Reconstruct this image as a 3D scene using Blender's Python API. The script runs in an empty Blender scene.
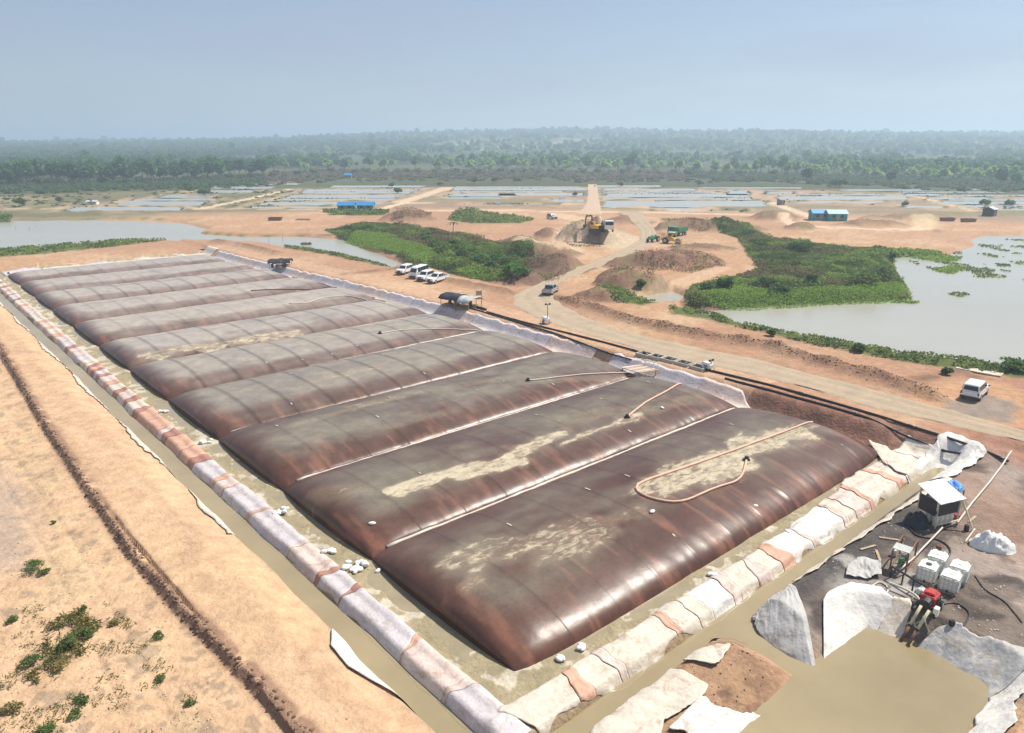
import bpy, bmesh, math, random
import numpy as np
from mathutils import Vector, Matrix
random.seed(7); RNG = np.random.default_rng(11)
S = bpy.context.scene; COL = S.collection
R = math.radians
# ---------------------------------------------------------------- camera, light, exposure
CAM_H, FPX, CX, CY = 27.0, 727.0, 512.0, 366.5
PITCH = math.atan((366.5 - 143.0) / FPX)
cd = bpy.data.cameras.new('camera'); cam = bpy.data.objects.new('camera', cd); COL.objects.link(cam)
cd.sensor_width = 36.0; cd.lens = 36.0 * FPX / 1024.0; cd.clip_start = 0.5; cd.clip_end = 60000
cam.location = (0, 0, CAM_H); cam.rotation_euler = (math.pi / 2 - PITCH, 0, 0); S.camera = cam
SUN_EL, SUN_AZ = R(54), R(62)              # azimuth measured clockwise from +Y
W = bpy.data.worlds.new('World'); S.world = W; W.use_nodes = True
nt = W.node_tree; bg = nt.nodes['Background']
sky = nt.nodes.new('ShaderNodeTexSky'); sky.sky_type = 'NISHITA'; sky.sun_disc = False
sky.sun_elevation = SUN_EL; sky.sun_rotation = SUN_AZ
sky.altitude = 100; sky.air_density = 1.0; sky.dust_density = 0.6; sky.ozone_density = 3.0
wn = nt.nodes.new('ShaderNodeTexNoise'); wt = nt.nodes.new('ShaderNodeTexCoord'); wm = nt.nodes.new('ShaderNodeMapping'); wm.inputs['Scale'].default_value = (1.6, 1.6, 9)
wn.inputs['Scale'].default_value = 2.2; wn.inputs['Detail'].default_value = 5; wr = nt.nodes.new('ShaderNodeMapRange'); wr.inputs[1].default_value = .42; wr.inputs[2].default_value = .75; wr.inputs[3].default_value = .42; wr.inputs[4].default_value = .86
wx = nt.nodes.new('ShaderNodeMix'); wx.data_type = 'RGBA'; wx.inputs[7].default_value = (3.55, 3.95, 5.2, 1)      # thin high cloud
nt.links.new(wt.outputs['Generated'], wm.inputs[0]); nt.links.new(wm.outputs[0], wn.inputs['Vector']); nt.links.new(wn.outputs[0], wr.inputs[0]); nt.links.new(wr.outputs[0], wx.inputs[0])
nt.links.new(sky.outputs[0], wx.inputs[6]); nt.links.new(wx.outputs[2], bg.inputs[0]); bg.inputs[1].default_value = 0.085
sd_ = bpy.data.lights.new('sun', 'SUN'); sd_.energy = 5.0; sd_.angle = R(0.6); sd_.color = (1, .94, .84)
sun = bpy.data.objects.new('sun', sd_); COL.objects.link(sun); sun.location = (60, 40, 80)
sdir = Vector((math.sin(SUN_AZ) * math.cos(SUN_EL), math.cos(SUN_AZ) * math.cos(SUN_EL), math.sin(SUN_EL)))
sun.rotation_euler = sdir.to_track_quat('Z', 'Y').to_euler()
S.view_settings.view_transform = 'Standard'; S.view_settings.look = 'None'
S.view_settings.exposure = 0.34; S.view_settings.gamma = 1.0
HAZE_DENSITY = 0.00048
S.cycles.volume_bounces = 4; S.cycles.max_bounces = 6; S.cycles.transparent_max_bounces = 8

# ---------------------------------------------------------------- survey helpers
SP, CP = math.sin(PITCH), math.cos(PITCH)
def G(u, v, z=0.0):
    """ground point of a surveyed photo point lying at height z"""
    dx = u - CX; dz = -FPX * SP - (v - CY) * CP; dy = FPX * CP - (v - CY) * SP
    t = (z - CAM_H) / dz
    return (dx * t, dy * t)
P0 = np.array(G(515, 672)); P1 = np.array(G(882, 452))
E1 = (P1 - P0) / np.linalg.norm(P1 - P0); E2 = np.array([-E1[1], E1[0]])
ROT = math.atan2(E1[1], E1[0])
def AB(a, b):                                  # lagoon frame -> world
    q = P0 + a * E1 + b * E2
    return (float(q[0]), float(q[1]))
def toab(x, y):
    dx = np.asarray(x) - P0[0]; dy = np.asarray(y) - P0[1]
    return dx * E1[0] + dy * E1[1], dx * E2[0] + dy * E2[1]
def sm(e0, e1, x):
    t = np.clip((x - e0) / (e1 - e0), 0, 1); return t * t * (3 - 2 * t)
def _h(ix, iy, s):
    h = (ix.astype(np.int64) * 374761393 + iy.astype(np.int64) * 668265263 + s * 974711) & 0xFFFFFFFF
    h = ((h ^ (h >> 13)) * 1274126177) & 0xFFFFFFFF
    return ((h ^ (h >> 16)) & 0xFFFFFF) / float(0xFFFFFF)
def vn(x, y, s=0):
    ix = np.floor(x); iy = np.floor(y); fx = x - ix; fy = y - iy
    fx = fx * fx * (3 - 2 * fx); fy = fy * fy * (3 - 2 * fy)
    a = _h(ix, iy, s); b = _h(ix + 1, iy, s); c = _h(ix, iy + 1, s); d = _h(ix + 1, iy + 1, s)
    return (a * (1 - fx) + b * fx) * (1 - fy) + (c * (1 - fx) + d * fx) * fy
def fbm(x, y, sc, o=4, s=0, gain=.5):
    x = np.asarray(x, float); y = np.asarray(y, float)
    r = 0; amp = 1; tot = 0
    for k in range(o):
        r = r + amp * vn(x / sc + 17.3 * k, y / sc - 9.1 * k, s + k); tot += amp; amp *= gain; sc /= 2.03
    return r / tot
def sdf(poly, x, y):
    """signed distance (negative inside) from flat arrays x,y to a world polygon"""
    P = np.asarray(poly, float); n = len(P)
    d2 = np.full(x.shape, 1e18); ins = np.zeros(x.shape, bool)
    for i in range(n):
        ax, ay = P[i]; bx, by = P[(i + 1) % n]
        ex, ey = bx - ax, by - ay; l2 = ex * ex + ey * ey + 1e-9
        t = np.clip(((x - ax) * ex + (y - ay) * ey) / l2, 0, 1)
        d2 = np.minimum(d2, (x - ax - t * ex) ** 2 + (y - ay - t * ey) ** 2)
        c = ((ay > y) != (by > y)) & (x < (bx - ax) * (y - ay) / (by - ay + 1e-12) + ax)
        ins ^= c
    d = np.sqrt(d2); return np.where(ins, -d, d)
def pdist(line, x, y):
    P = np.asarray(line, float); d2 = np.full(x.shape, 1e18)
    for i in range(len(P) - 1):
        ax, ay = P[i]; ex, ey = P[i + 1] - P[i]; l2 = ex * ex + ey * ey + 1e-9
        t = np.clip(((x - ax) * ex + (y - ay) * ey) / l2, 0, 1)
        d2 = np.minimum(d2, (x - ax - t * ex) ** 2 + (y - ay - t * ey) ** 2)
    return np.sqrt(d2)
def near(P, x, y, m):
    P = np.asarray(P); lo = P.min(0) - m; hi = P.max(0) + m
    return (x > lo[0]) & (x < hi[0]) & (y > lo[1]) & (y < hi[1])
def Gs(pts, z=0.0): return [G(u, v, z) for u, v in pts]

# ---------------------------------------------------------------- surveyed outlines (ground polygons)
ZL = 0.85                                      # lake level
LAKE_R = Gs([(690, 308), (740, 308), (800, 305), (860, 302), (905, 300), (913, 297), (907, 286), (896, 268), (893, 259), (905, 257),
             (930, 258), (950, 256), (968, 249), (978, 245), (972, 240), (985, 236), (1100, 235), (1300, 236), (1300, 470), (1100, 392), (1024, 369), (960, 362), (900, 355), (850, 347),
             (780, 334), (740, 324), (700, 314)], ZL)
LAKE_L = Gs([(-200, 224), (0, 222), (60, 221), (130, 221), (180, 223), (205, 229), (197, 234), (240, 237), (300, 237), (345, 240),
             (365, 250), (395, 262), (412, 271), (395, 269), (370, 263), (330, 254), (290, 248), (262, 243), (215, 241), (165, 240),
             (110, 242), (60, 246), (0, 250), (-200, 262)], ZL)
PUDDLE = Gs([(640, 300), (655, 293), (672, 291), (684, 297), (675, 303), (655, 305)], .7)
SETTLE = Gs([(812, 664), (838, 645), (868, 627), (885, 632), (925, 645), (955, 662), (985, 680), (992, 688), (975, 715), (955, 760), (860, 800), (700, 800), (742, 733), (775, 700), (800, 674),
             (770, 655), (730, 636), (745, 622), (775, 645)], -.4)
def band(v0, v1, u0, u1, w0=0, w1=0): return Gs([(u0, v1), (u0 + w0, v0), (u1, v0), (u1 + w1, v1)], 1.0)
FAR_PONDS = [band(206.5, 210.5, 66, 178, 10, 3), band(201, 205, 118, 205, 10, -4), band(194.5, 197.2, 160, 208, 6, -5), band(190, 192.3, 196, 256, 6, -6),
             band(186.2, 188.3, 205, 275, 5, -6),
             band(201.5, 204.5, 258, 388, 10, -14), band(194.5, 197.6, 285, 405, 8, -12), band(189, 191.2, 302, 418, 6, -8), band(185.2, 187, 330, 425, 5, -4),
             band(206, 208.2, 250, 340, 4, -6), band(193, 196, 444, 512, 12, 4), band(188, 190, 452, 583, 3, 2), band(199, 202, 553, 582, 2, 0), band(192.6, 195, 500, 583, 2, 0), band(204, 205.6, 470, 556, 2, 0),
             band(188.5, 190.2, 604, 692, 3, 3), band(193.5, 196.5, 604, 745, 4, 5), band(200.5, 206.5, 603, 762, 6, 5), band(190.3, 194.5, 728, 746, 2, 2), band(185, 186.5, 596, 660, 1, 1),
             band(210.2, 212.3, 655, 740, 4, 2),
             band(195.8, 199.2, 778, 902, 3, 4), band(191.5, 193.5, 766, 790, 2, 2), band(205.5, 207.5, 905, 938, -2, 4), band(193.5, 195.3, 905, 938, 2, 6), band(201, 203.5, 944, 1024, 3, 5), band(197, 198.6, 930, 985, 3, 4),
             band(189, 190.3, 840, 930, 3, 2), band(208, 209.5, 985, 1060, 2, 2), band(188, 189.4, 960, 1060, 2, 2)]
FAR_PONDS += [band(198.3, 200, 130, 215, 6, -4), band(191.5, 193, 300, 412, 4, -5), band(183, 184.2, 232, 300, 3, -3), band(198.2, 200, 275, 395, 5, -5), band(196.8, 198.2, 448, 498, 4, 2), band(190.6, 191.8, 450, 560, 3, 1),
              band(186.2, 187.2, 456, 580, 2, 1), band(191, 192.2, 602, 715, 2, 2), band(197.8, 199.3, 602, 750, 3, 4), band(207.5, 208.6, 606, 700, 3, 2), band(201, 202.4, 790, 880, 3, 4), band(193.8, 194.8, 800, 880, 3, 3), band(187, 188, 700, 800, 2, 2),
              band(198.8, 200.2, 950, 1040, 3, 4), band(194.4, 195.5, 950, 1040, 3, 4), band(204.8, 206.2, 960, 1050, 3, 4), band(191.2, 192.2, 900, 1000, 2, 3)]
GREEN_A = Gs([(325, 232), (352, 228), (372, 224), (400, 226), (440, 234), (480, 240), (515, 247), (535, 258), (528, 272), (520, 281), (505, 287),
              (470, 281), (440, 272), (412, 266), (395, 257), (370, 248), (345, 240)], 1.1)
GREEN_B = Gs([(700, 224), (735, 226), (765, 238), (800, 243), (840, 249), (890, 250), (906, 260), (895, 268), (905, 286), (913, 298), (880, 302),
              (830, 304), (790, 306), (740, 309), (690, 307), (682, 299), (695, 287), (735, 279), (757, 271), (748, 256), (738, 240), (712, 232)], 1.1)
GREEN_C = Gs([(668, 309), (690, 311), (740, 322), (790, 333), (850, 345), (900, 354), (960, 362), (1060, 374), (1060, 386), (1024, 381), (960, 373),
              (900, 365), (830, 352), (760, 336), (700, 321), (672, 317)], 1.1)
GREEN_D = Gs([(-40, 251), (0, 249), (60, 246), (110, 242), (160, 239.5), (168, 241), (100, 249), (50, 254), (0, 258), (-40, 261)], 1.0)
GREEN_E = Gs([(284, 246), (300, 247), (330, 252), (370, 262), (392, 267), (388, 270), (350, 262), (310, 254), (285, 250)], 1.0)
GREEN_F = Gs([(452, 216), (480, 214), (515, 218), (535, 222), (520, 225), (470, 225), (448, 222)], 1.0)
GREEN_G = Gs([(590, 297), (605, 291), (625, 293), (640, 300), (656, 305), (640, 309), (615, 305)], 1.0)
GREEN_H = Gs([(885, 252), (905, 252), (935, 254), (962, 258), (950, 263), (925, 260), (905, 257), (890, 258)], ZL)
GREEN_I = Gs([(322, 213), (350, 211), (390, 213), (385, 217), (330, 217)], 1.0)
GREEN_J = Gs([(-40, 215), (0, 216), (14, 218), (10, 222), (-40, 224)], 1.0)
ROAD_S = [(1120, 466), (1060, 452), (1020, 441), (900, 414), (768, 378), (640, 350), (560, 327), (527, 314), (512, 303), (516, 293), (545, 281), (590, 263), (628, 247), (640, 239), (641, 231), (631, 221), (618, 212)]
ROAD_N = [(1120, 454), (1060, 440), (1020, 429), (900, 397), (768, 362), (640, 336), (590, 319), (562, 305), (550, 294), (552, 287), (566, 279), (605, 264), (642, 250), (657, 240), (655, 230), (648, 221), (642, 212)]
ZR = 1.5
WINDROW = [(551, 297), (600, 311), (641, 325), (703, 338), (768, 348), (799, 357), (850, 371), (900, 385), (935, 398)]
def resample(pl, n):
    P = np.asarray(pl, float); s = np.r_[0, np.cumsum(np.hypot(*np.diff(P, axis=0).T))]
    t = np.linspace(0, s[-1], n); return np.c_[np.interp(t, s, P[:, 0]), np.interp(t, s, P[:, 1])]
def smooth_line(pl, n, it=6):
    P = resample(pl, n)
    for _ in range(it): P[1:-1] = (P[:-2] + 2 * P[1:-1] + P[2:]) / 4
    return P
def pair_lines(A, B, n, it):                   # resample two edges knot by knot so they stay paired
    A = np.asarray(A, float); B = np.asarray(B, float); M = (A + B) / 2
    s = np.r_[0, np.cumsum(np.hypot(*np.diff(M, axis=0).T))]; t = np.linspace(0, s[-1], n)
    out = []
    for P in (A, B):
        Q = np.c_[np.interp(t, s, P[:, 0]), np.interp(t, s, P[:, 1])]
        for _ in range(it): Q[1:-1] = (Q[:-2] + 2 * Q[1:-1] + Q[2:]) / 4
        out.append(Q)
    return out
ROAD_A, ROAD_B = pair_lines(Gs(ROAD_S, ZR), Gs(ROAD_N, ZR), 300, 5)
ROAD_POLY = list(map(tuple, ROAD_A[::4])) + list(map(tuple, ROAD_B[::-4]))
CAUS_A, CAUS_B = pair_lines(Gs([(578, 216), (586, 205), (588, 195), (588, 184)], 1.2), Gs([(602, 216), (600, 205), (598, 195), (597, 184)], 1.2), 60, 2)
def A0(b): return -0.0145 * b                  # left edge of the cover (drifts outwards)
def A1(b): return 44.2 - 5.2 * sm(70, 168, np.asarray(b, float))
BAYS = [0, 14.5, 28.2, 42.3, 57.0, 71.6, 86.6, 102.0, 117.3, 132.3, 147.6, 163.0]
BMAX = 166.0
SCARP = Gs([(-60, 250), (-40, 290), (3, 352), (40, 416), (80, 476), (130, 548), (180, 606), (250, 676), (330, 760)], .5)
MOUNDS = [  # px foot centre, radius along x, radius along y (m), height
    ((584, 240), 8.5, 7.5, 3.8), ((602, 243), 6, 5, 2.6), ((655, 268), 12, 4.5, 2.4), ((690, 265), 8, 4, 1.8), ((632, 287), 8, 4.5, 2.2), ((615, 281), 4, 4, 1.6), ((408, 221), 11, 6, 3.0),
    ((690, 230), 14, 7, 2.2), ((912, 220), 20, 5, 1.5), ((872, 226), 13, 4, 1.5), ((560, 270), 8, 9, 2.0), ((540, 256), 10, 9, 2.2), ((468, 216), 6, 4, 1.6), ((547, 236), 4, 8, 1.4), ((520, 243), 5, 7, 1.2),
    ((628, 224), 10, 4, 2.0), ((775, 220), 10, 6, 2.2), ((800, 230), 6, 4, 1.4), ((700, 250), 9, 4, 1.0), ((735, 232), 10, 7, 1.8), ((520, 283), 7, 5, 1.2), ((600, 300), 5, 4, 1.4), ((710, 305), 5, 4, .9)]
MOUND_W = [(*G(u, v, 1.2), rx, ry, h * 1.25) for (u, v), rx, ry, h in MOUNDS]

def terrain(x, y):
    """height of the bare ground at world arrays x, y"""
    x = np.asarray(x, float); y = np.asarray(y, float); sh = x.shape; x = x.ravel(); y = y.ravel()
    a, b = toab(x, y); aL = a - A0(b); aR = a - A1(b); d = np.hypot(x, y)
    rough = fbm(x, y, 3.0, 4, 3) - .5
    z = 0.12 * rough + .25 * (fbm(x, y, 14, 3, 21) - .5)
    # right and back plateaus, front pad, left sand bench
    back = sm(168, 171, b)
    right = sm(.9, 3.2, aR) * sm(-2.5, 2.5, b)
    right2 = sm(46, 49, a) * sm(-12, -3, b)
    z += np.maximum(np.maximum(right * 1.6, right2 * 1.5), back * 1.2)
    pad = sm(-5.0, -6.6, b) * sm(8, 12, a) * (1 - sm(46, 52, a) * sm(-12, -3, b)); z += .75 * pad
    z += .5 * sm(-5.0, -6.4, b) * (1 - sm(8, 12, a)) * sm(-3, 1, a)
    z += (.75 * sm(-5.4, -8.2, aL)) * (1 - back) * sm(-30, -3, b + 6)
    sdn = pdist(SCARP, x, y); side = aL < np.interp(b, [-10, 8, 40, 86, 140], [-11, -11.0, -11.9, -11.2, -11])
    z -= (1 - back) * np.where(side, 1.0 * .36 * sm(0, .5, sdn + .3 * (fbm(x, y, .8, 3, 6) - .5)), 0)
    z += .16 * np.exp(-(sdn / .3) ** 2) * fbm(x, y, .7, 3, 5) * (1 - back)
    far = sm(300, 420, d); z = z * (1 - far) + 1.0 * far
    # lagoon floor, berm, ditch
    inn = (sm(-2.6, -2.0, aL) * (1 - sm(.2, 1.0, aR)) * sm(-2.4, -1.8, b) * (1 - sm(167, 169, b)))
    strip = -.06 + .16 * (fbm(x, y, 1.6, 3, 9) - .42)
    deep = sm(.3, 1.2, aL) * (1 - sm(-1.5, -.3, aR)) * sm(.3, 1.2, b) * (1 - sm(163, 165, b))
    z = z * (1 - inn) + inn * (strip * (1 - deep) - .7 * deep)
    w = .35 * (fbm(x, y, 4, 2, 31) - .5)
    bl = np.clip((aL + 4.3 + w) / 1.7, 0, 1) * sm(-.6, -2.5, aL + w) * sm(-4.4, -2.8, b) * (1 - sm(168, 170, b)); z = np.where((aL > -4.4) & (aL < -.5), np.maximum(z * (1 - bl), -.68 + .82 * bl), z)
    brF = np.clip((b + 4.0 + w * .5) / 1.7, 0, 1) * sm(-.5, -2.1, b + w * .5) * sm(-4.6, -3.2, aL) * (1 - sm(45, 47.5, a)); z = np.where((b < -.4) & (b > -5) & (a < 47) & (aL > -4), np.maximum(z * (1 - .8 * brF), -.66 + .80 * brF), z)
    dl = sm(-5.75, -5.15, aL + w) * (1 - sm(-4.2, -3.5, aL + w)) * sm(-7, -3, b) * (1 - sm(150, 166, b)); z = z * (1 - dl) - 1.0 * dl
    dfr = sm(-5.5, -4.9, b + w * .6) * (1 - sm(-4.2, -3.6, b + w * .6)) * sm(-7.2, -6, aL) * (1 - sm(44, 50, a)); z = z * (1 - dfr) - 1.0 * dfr
    for off in (-15.2, -16.9):
        rt = np.abs(aL - off - .5 * np.sin(b * .07)); z -= .05 * np.exp(-(rt / .22) ** 2) * (b < 90) * (1 - back)
    # water bodies
    def dip(P, lvl, dep, sl, z):
        m = near(P, x, y, 14)
        if m.any():
            s = sdf(P, x[m], y[m]); wob = .9 * sl * (fbm(x[m], y[m], 2.4 * sl, 3, 41) - .5); s = s + wob * (1 if sl != .85 else .7)
            k = sm(sl * 2.2, -sl * 1.0, s) if sl != .85 else np.clip((sl * 2.2 - s) / (3.2 * sl), 0, 1); zz = z[m]
            z[m] = zz * (1 - k) + (lvl - dep) * k
        return z
    z = dip(LAKE_R, ZL, .55, 1.2, z); z = dip(LAKE_L, ZL, .55, 1.2, z); z = dip(PUDDLE, .6, .5, .8, z); z = dip(SETTLE, -.5, .75, .85, z)
    for P in FAR_PONDS: z = dip(P, .75, .5, 1.5, z)
    # island growth
    for P, hh in ((GREEN_A, 1.1), (GREEN_B, 1.0)):
        m = near(P, x, y, 2)
        s = sdf(P, x[m], y[m]); z[m] += hh * sm(0, -9, s) * (fbm(x[m], y[m], 7, 3, 61) - .15) * 1.4
    for P in (GREEN_C, GREEN_D, GREEN_E):
        m = near(P, x, y, 2); s = sdf(P, x[m], y[m]); z[m] += .35 * sm(0, -1.5, s) * fbm(x[m], y[m], 3, 2, 62)
    # spoil heaps
    for mx, my, rx, ry, h in MOUND_W:
        m = (np.abs(x - mx) < 2 * rx) & (np.abs(y - my) < 2 * ry)
        q = np.hypot((x[m] - mx) / rx, (y[m] - my) / ry) + .35 * (fbm(x[m], y[m], 3.5, 3, 71) - .5)
        z[m] += h * np.clip(1 - q ** 2.2, 0, 1) * (.75 + .5 * fbm(x[m], y[m], 1.6, 3, 72))
    # windrow of soil along the far side of the haul road
    wl = Gs(WINDROW, ZR)
    m = near(wl, x, y, 8); pd = pdist(wl, x[m], y[m]); z[m] += .95 * np.exp(-(pd / 1.3) ** 2) * (.5 + fbm(x[m], y[m], 2.2, 3, 81))
    wl = Gs([(300, 262), (345, 276), (400, 270), (440, 281), (520, 297)], 1.2)
    m = near(wl[2:], x, y, 5); pd = pdist(wl[2:], x[m], y[m]); z[m] += .8 * np.exp(-(pd / 1.3) ** 2) * (.6 + .6 * fbm(x[m], y[m], 2.2, 3, 82))
    wl = Gs([(215, 243), (245, 248), (280, 256)], 1.2)
    m = near(wl, x, y, 6); pd = pdist(wl, x[m], y[m]); z[m] += .9 * np.exp(-(pd / 1.5) ** 2)
    # level strip for the road
    m = near(ROAD_POLY, x, y, 12); s = sdf(ROAD_POLY, x[m], y[m]); k = sm(2.0, 0, s); z[m] = z[m] * (1 - k) + k * ZR
    # rolling hills far away
    hill = sm(900, 3200, d); ang = np.arctan2(x, y)
    ridge = np.interp(ang, [-1.2, -.62, -.35, -.15, .05, .3, .6, 1.2], [6, 10, 26, 52, 66, 58, 40, 30])
    z += hill * ridge * (.55 + .7 * fbm(x, y, 900, 3, 91)) * (1 + .35 * sm(3000, 9000, d))
    z -= sm(420, 900, d) * (1 - hill) * 1.0
    return z.reshape(sh)
def road_mask_drop(x, y):
    z = np.zeros(x.shape)
    for P in (ROAD_POLY,):
        m = near(P, x, y, 1); s = sdf(P, x[m], y[m]); z[m] -= .16 * sm(0, -.8, s)
    return z
def T1(x, y): return float(terrain(np.array([x]), np.array([y]))[0])

# ---------------------------------------------------------------- materials
def _n(nt, t, **k):
    n = nt.nodes.new(t)
    for a, v in k.items(): setattr(n, a, v)
    return n
def mat(name, col, rough=.7, var=.25, scale=6.0, bump=.0, bscale=20.0, metal=0.0, spec=.5, attr=None, rvar=0.0, coat=0.0, fine=0.0, bdist=.05):
    m = bpy.data.materials.new(name); m.use_nodes = True; nt = m.node_tree; p = nt.nodes['Principled BSDF']
    p.inputs['Roughness'].default_value = rough; p.inputs['Metallic'].default_value = metal
    p.inputs['Specular IOR Level'].default_value = spec; p.inputs['Coat Weight'].default_value = coat
    tc = _n(nt, 'ShaderNodeTexCoord'); L = nt.links
    no = _n(nt, 'ShaderNodeTexNoise'); no.inputs['Scale'].default_value = scale; no.inputs['Detail'].default_value = 5; no.inputs['Roughness'].default_value = .62
    L.new(tc.outputs['Object'], no.inputs['Vector'])
    mr = _n(nt, 'ShaderNodeMapRange'); mr.inputs[1].default_value = .28; mr.inputs[2].default_value = .72
    mr.inputs[3].default_value = 1 - var; mr.inputs[4].default_value = 1 + var; L.new(no.outputs[0], mr.inputs[0])
    mx = _n(nt, 'ShaderNodeMix', data_type='RGBA', blend_type='MULTIPLY'); mx.inputs[0].default_value = 1
    if attr:
        at = _n(nt, 'ShaderNodeAttribute', attribute_name=attr); L.new(at.outputs['Color'], mx.inputs[6])
    else: mx.inputs[6].default_value = (*col, 1)
    if fine:                                     # grit: a second, much finer speckle
        n2 = _n(nt, 'ShaderNodeTexNoise'); n2.inputs['Scale'].default_value = scale * 7; n2.inputs['Detail'].default_value = 6; n2.inputs['Roughness'].default_value = .75; L.new(tc.outputs['Object'], n2.inputs['Vector'])
        m3 = _n(nt, 'ShaderNodeMapRange'); m3.inputs[1].default_value = .3; m3.inputs[2].default_value = .7; m3.inputs[3].default_value = 1 - fine; m3.inputs[4].default_value = 1 + fine; L.new(n2.outputs[0], m3.inputs[0])
        mu = _n(nt, 'ShaderNodeMath', operation='MULTIPLY'); L.new(mr.outputs[0], mu.inputs[0]); L.new(m3.outputs[0], mu.inputs[1]); L.new(mu.outputs[0], mx.inputs[7])
    else: L.new(mr.outputs[0], mx.inputs[7])
    L.new(mx.outputs[2], p.inputs['Base Color'])
    if rvar:
        m2 = _n(nt, 'ShaderNodeMapRange'); m2.inputs[1].default_value = .3; m2.inputs[2].default_value = .7
        m2.inputs[3].default_value = max(.02, rough - rvar); m2.inputs[4].default_value = min(1, rough + rvar); L.new(no.outputs[0], m2.inputs[0]); L.new(m2.outputs[0], p.inputs['Roughness'])
    if bump:
        nb = _n(nt, 'ShaderNodeTexNoise'); nb.inputs['Scale'].default_value = bscale; nb.inputs['Detail'].default_value = 4
        L.new(tc.outputs['Object'], nb.inputs['Vector'])
        bp = _n(nt, 'ShaderNodeBump'); bp.inputs['Strength'].default_value = bump; bp.inputs['Distance'].default_value = bdist
        L.new(nb.outputs[0], bp.inputs['Height']); L.new(bp.outputs[0], p.inputs['Normal'])
    return m
M = {}
M['ground'] = mat('ground_soil', None, .95, .20, 1.1, .8, 3.5, spec=.12, attr='Col', fine=.17, bdist=.14)
M['road'] = mat('haul_road_gravel', (.395, .31, .218), .95, .12, .5, .5, 5, spec=.12, fine=.14)
M['track'] = mat('causeway_sand', (.50, .36, .25), .95, .2, .6, .3, 4, spec=.15)
M['lake'] = mat('lake_water', (.37, .355, .295), .2, .05, .03, .05, .7, spec=.4)
M['pondw'] = mat('pond_water', (.36, .365, .32), .25, .06, .02, .04, .5, spec=.5)
M['mud'] = mat('muddy_water', (.315, .252, .145), .16, .16, .11, .08, 1.2, spec=.45)
M['strip'] = mat('shallow_mud_water', (.31, .255, .16), .2, .12, .6, .05, 2, spec=.45)
M['white'] = mat('white_paint', (.80, .80, .78), .35, .06, 3, coat=.3)
M['silver'] = mat('silver_paint', (.42, .43, .45), .35, .08, 3, metal=.3)
M['glass'] = mat('window_glass', (.025, .03, .035), .08, .1, 3)
M['tyre'] = mat('tyre_rubber', (.025, .025, .025), .85, .2, 8)
M['rim'] = mat('wheel_rim', (.45, .45, .45), .4, .1, 8, metal=.6)
M['black'] = mat('black_plastic', (.02, .02, .022), .5, .2, 6)
M['red'] = mat('red_paint', (.45, .03, .03), .4, .15, 6)
M['lampred'] = mat('red_lamp_lens', (.4, .02, .02), .25, .1, 6)
M['lampwhite'] = mat('clear_lamp_lens', (.75, .75, .7), .15, .05, 6)
M['yellow'] = mat('yellow_machine_paint', (.70, .44, .04), .45, .15, 2)
M['cream'] = mat('cream_paint', (.62, .56, .38), .6, .15, 3)
M['green'] = mat('green_paint', (.06, .30, .13), .45, .15, 2)
M['rust'] = mat('rusty_steel', (.20, .10, .06), .8, .35, 4, .3)
M['steel'] = mat('grey_steel', (.22, .21, .20), .5, .2, 4, metal=.5)
M['bluef'] = mat('blue_roof_sheet', (.035, .25, .52), .45, .15, .8, metal=.1)
M['paleblue'] = mat('pale_blue_roof_sheet', (.33, .52, .72), .45, .12, .8)
M['teal'] = mat('teal_wall', (.05, .27, .27), .7, .15, 1)
M['wall'] = mat('weathered_plank_wall', (.30, .25, .2), .8, .25, 2)
M['bluet'] = mat('blue_tarpaulin', (.07, .28, .68), .5, .15, 3, .4, 5)
M['greyroof'] = mat('grey_roof_sheet', (.50, .53, .54), .5, .1, 1.5)
M['dark'] = mat('dark_tarpaulin', (.018, .02, .028), .55, .3, 3, .5, 5)
M['greyt'] = mat('grey_tarpaulin', (.45, .46, .44), .6, .15, 3, .4, 5)
M['bag'] = mat('white_woven_bag', (.78, .77, .72), .8, .12, 5, .4, 14)
M['ibc'] = mat('white_tank_plastic', (.78, .78, .68), .45, .05, 3)
M['wood'] = mat('timber', (.40, .30, .19), .8, .25, 4)
M['hose'] = mat('pink_layflat_hose', (.68, .42, .30), .6, .15, 2)
M['hosew'] = mat('pale_layflat_hose', (.62, .56, .47), .6, .15, 2)
M['pipe'] = mat('black_pipe', (.022, .017, .016), .4, .2, 2)
M['wtube'] = mat('pale_weight_tube', (.60, .54, .46), .6, .2, 1.2)
M['btube'] = mat('brown_weight_tube', (.15, .085, .065), .45, .3, 1.2)
M['conc'] = mat('concrete', (.50, .45, .36), .85, .15, 4)
M['foliage'] = mat('foliage', None, .75, .25, 2.0, spec=.2, attr='Col')
M['farfol'] = mat('forest_foliage', None, .85, .2, .2, spec=.1, attr='Col')
for q in ('foliage', 'farfol'):                 # leaves let some light through
    nt_ = M[q].node_tree; p_ = nt_.nodes['Principled BSDF']; o_ = nt_.nodes['Material Output']; t_ = _n(nt_, 'ShaderNodeBsdfTranslucent'); x_ = _n(nt_, 'ShaderNodeMixShader'); x_.inputs[0].default_value = .42
    nt_.links.new([n for n in nt_.nodes if n.type == 'MIX'][0].outputs[2], t_.inputs[0]); nt_.links.new(p_.outputs[0], x_.inputs[1]); nt_.links.new(t_.outputs[0], x_.inputs[2]); nt_.links.new(x_.outputs[0], o_.inputs[0])
M['bark'] = mat('bark', (.16, .12, .09), .9, .3, 3)
M['stone'] = mat('stone', (.46, .37, .27), .9, .25, 4)
M['clod'] = mat('dirt_clod', (.16, .095, .065), .95, .35, 4)
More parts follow.
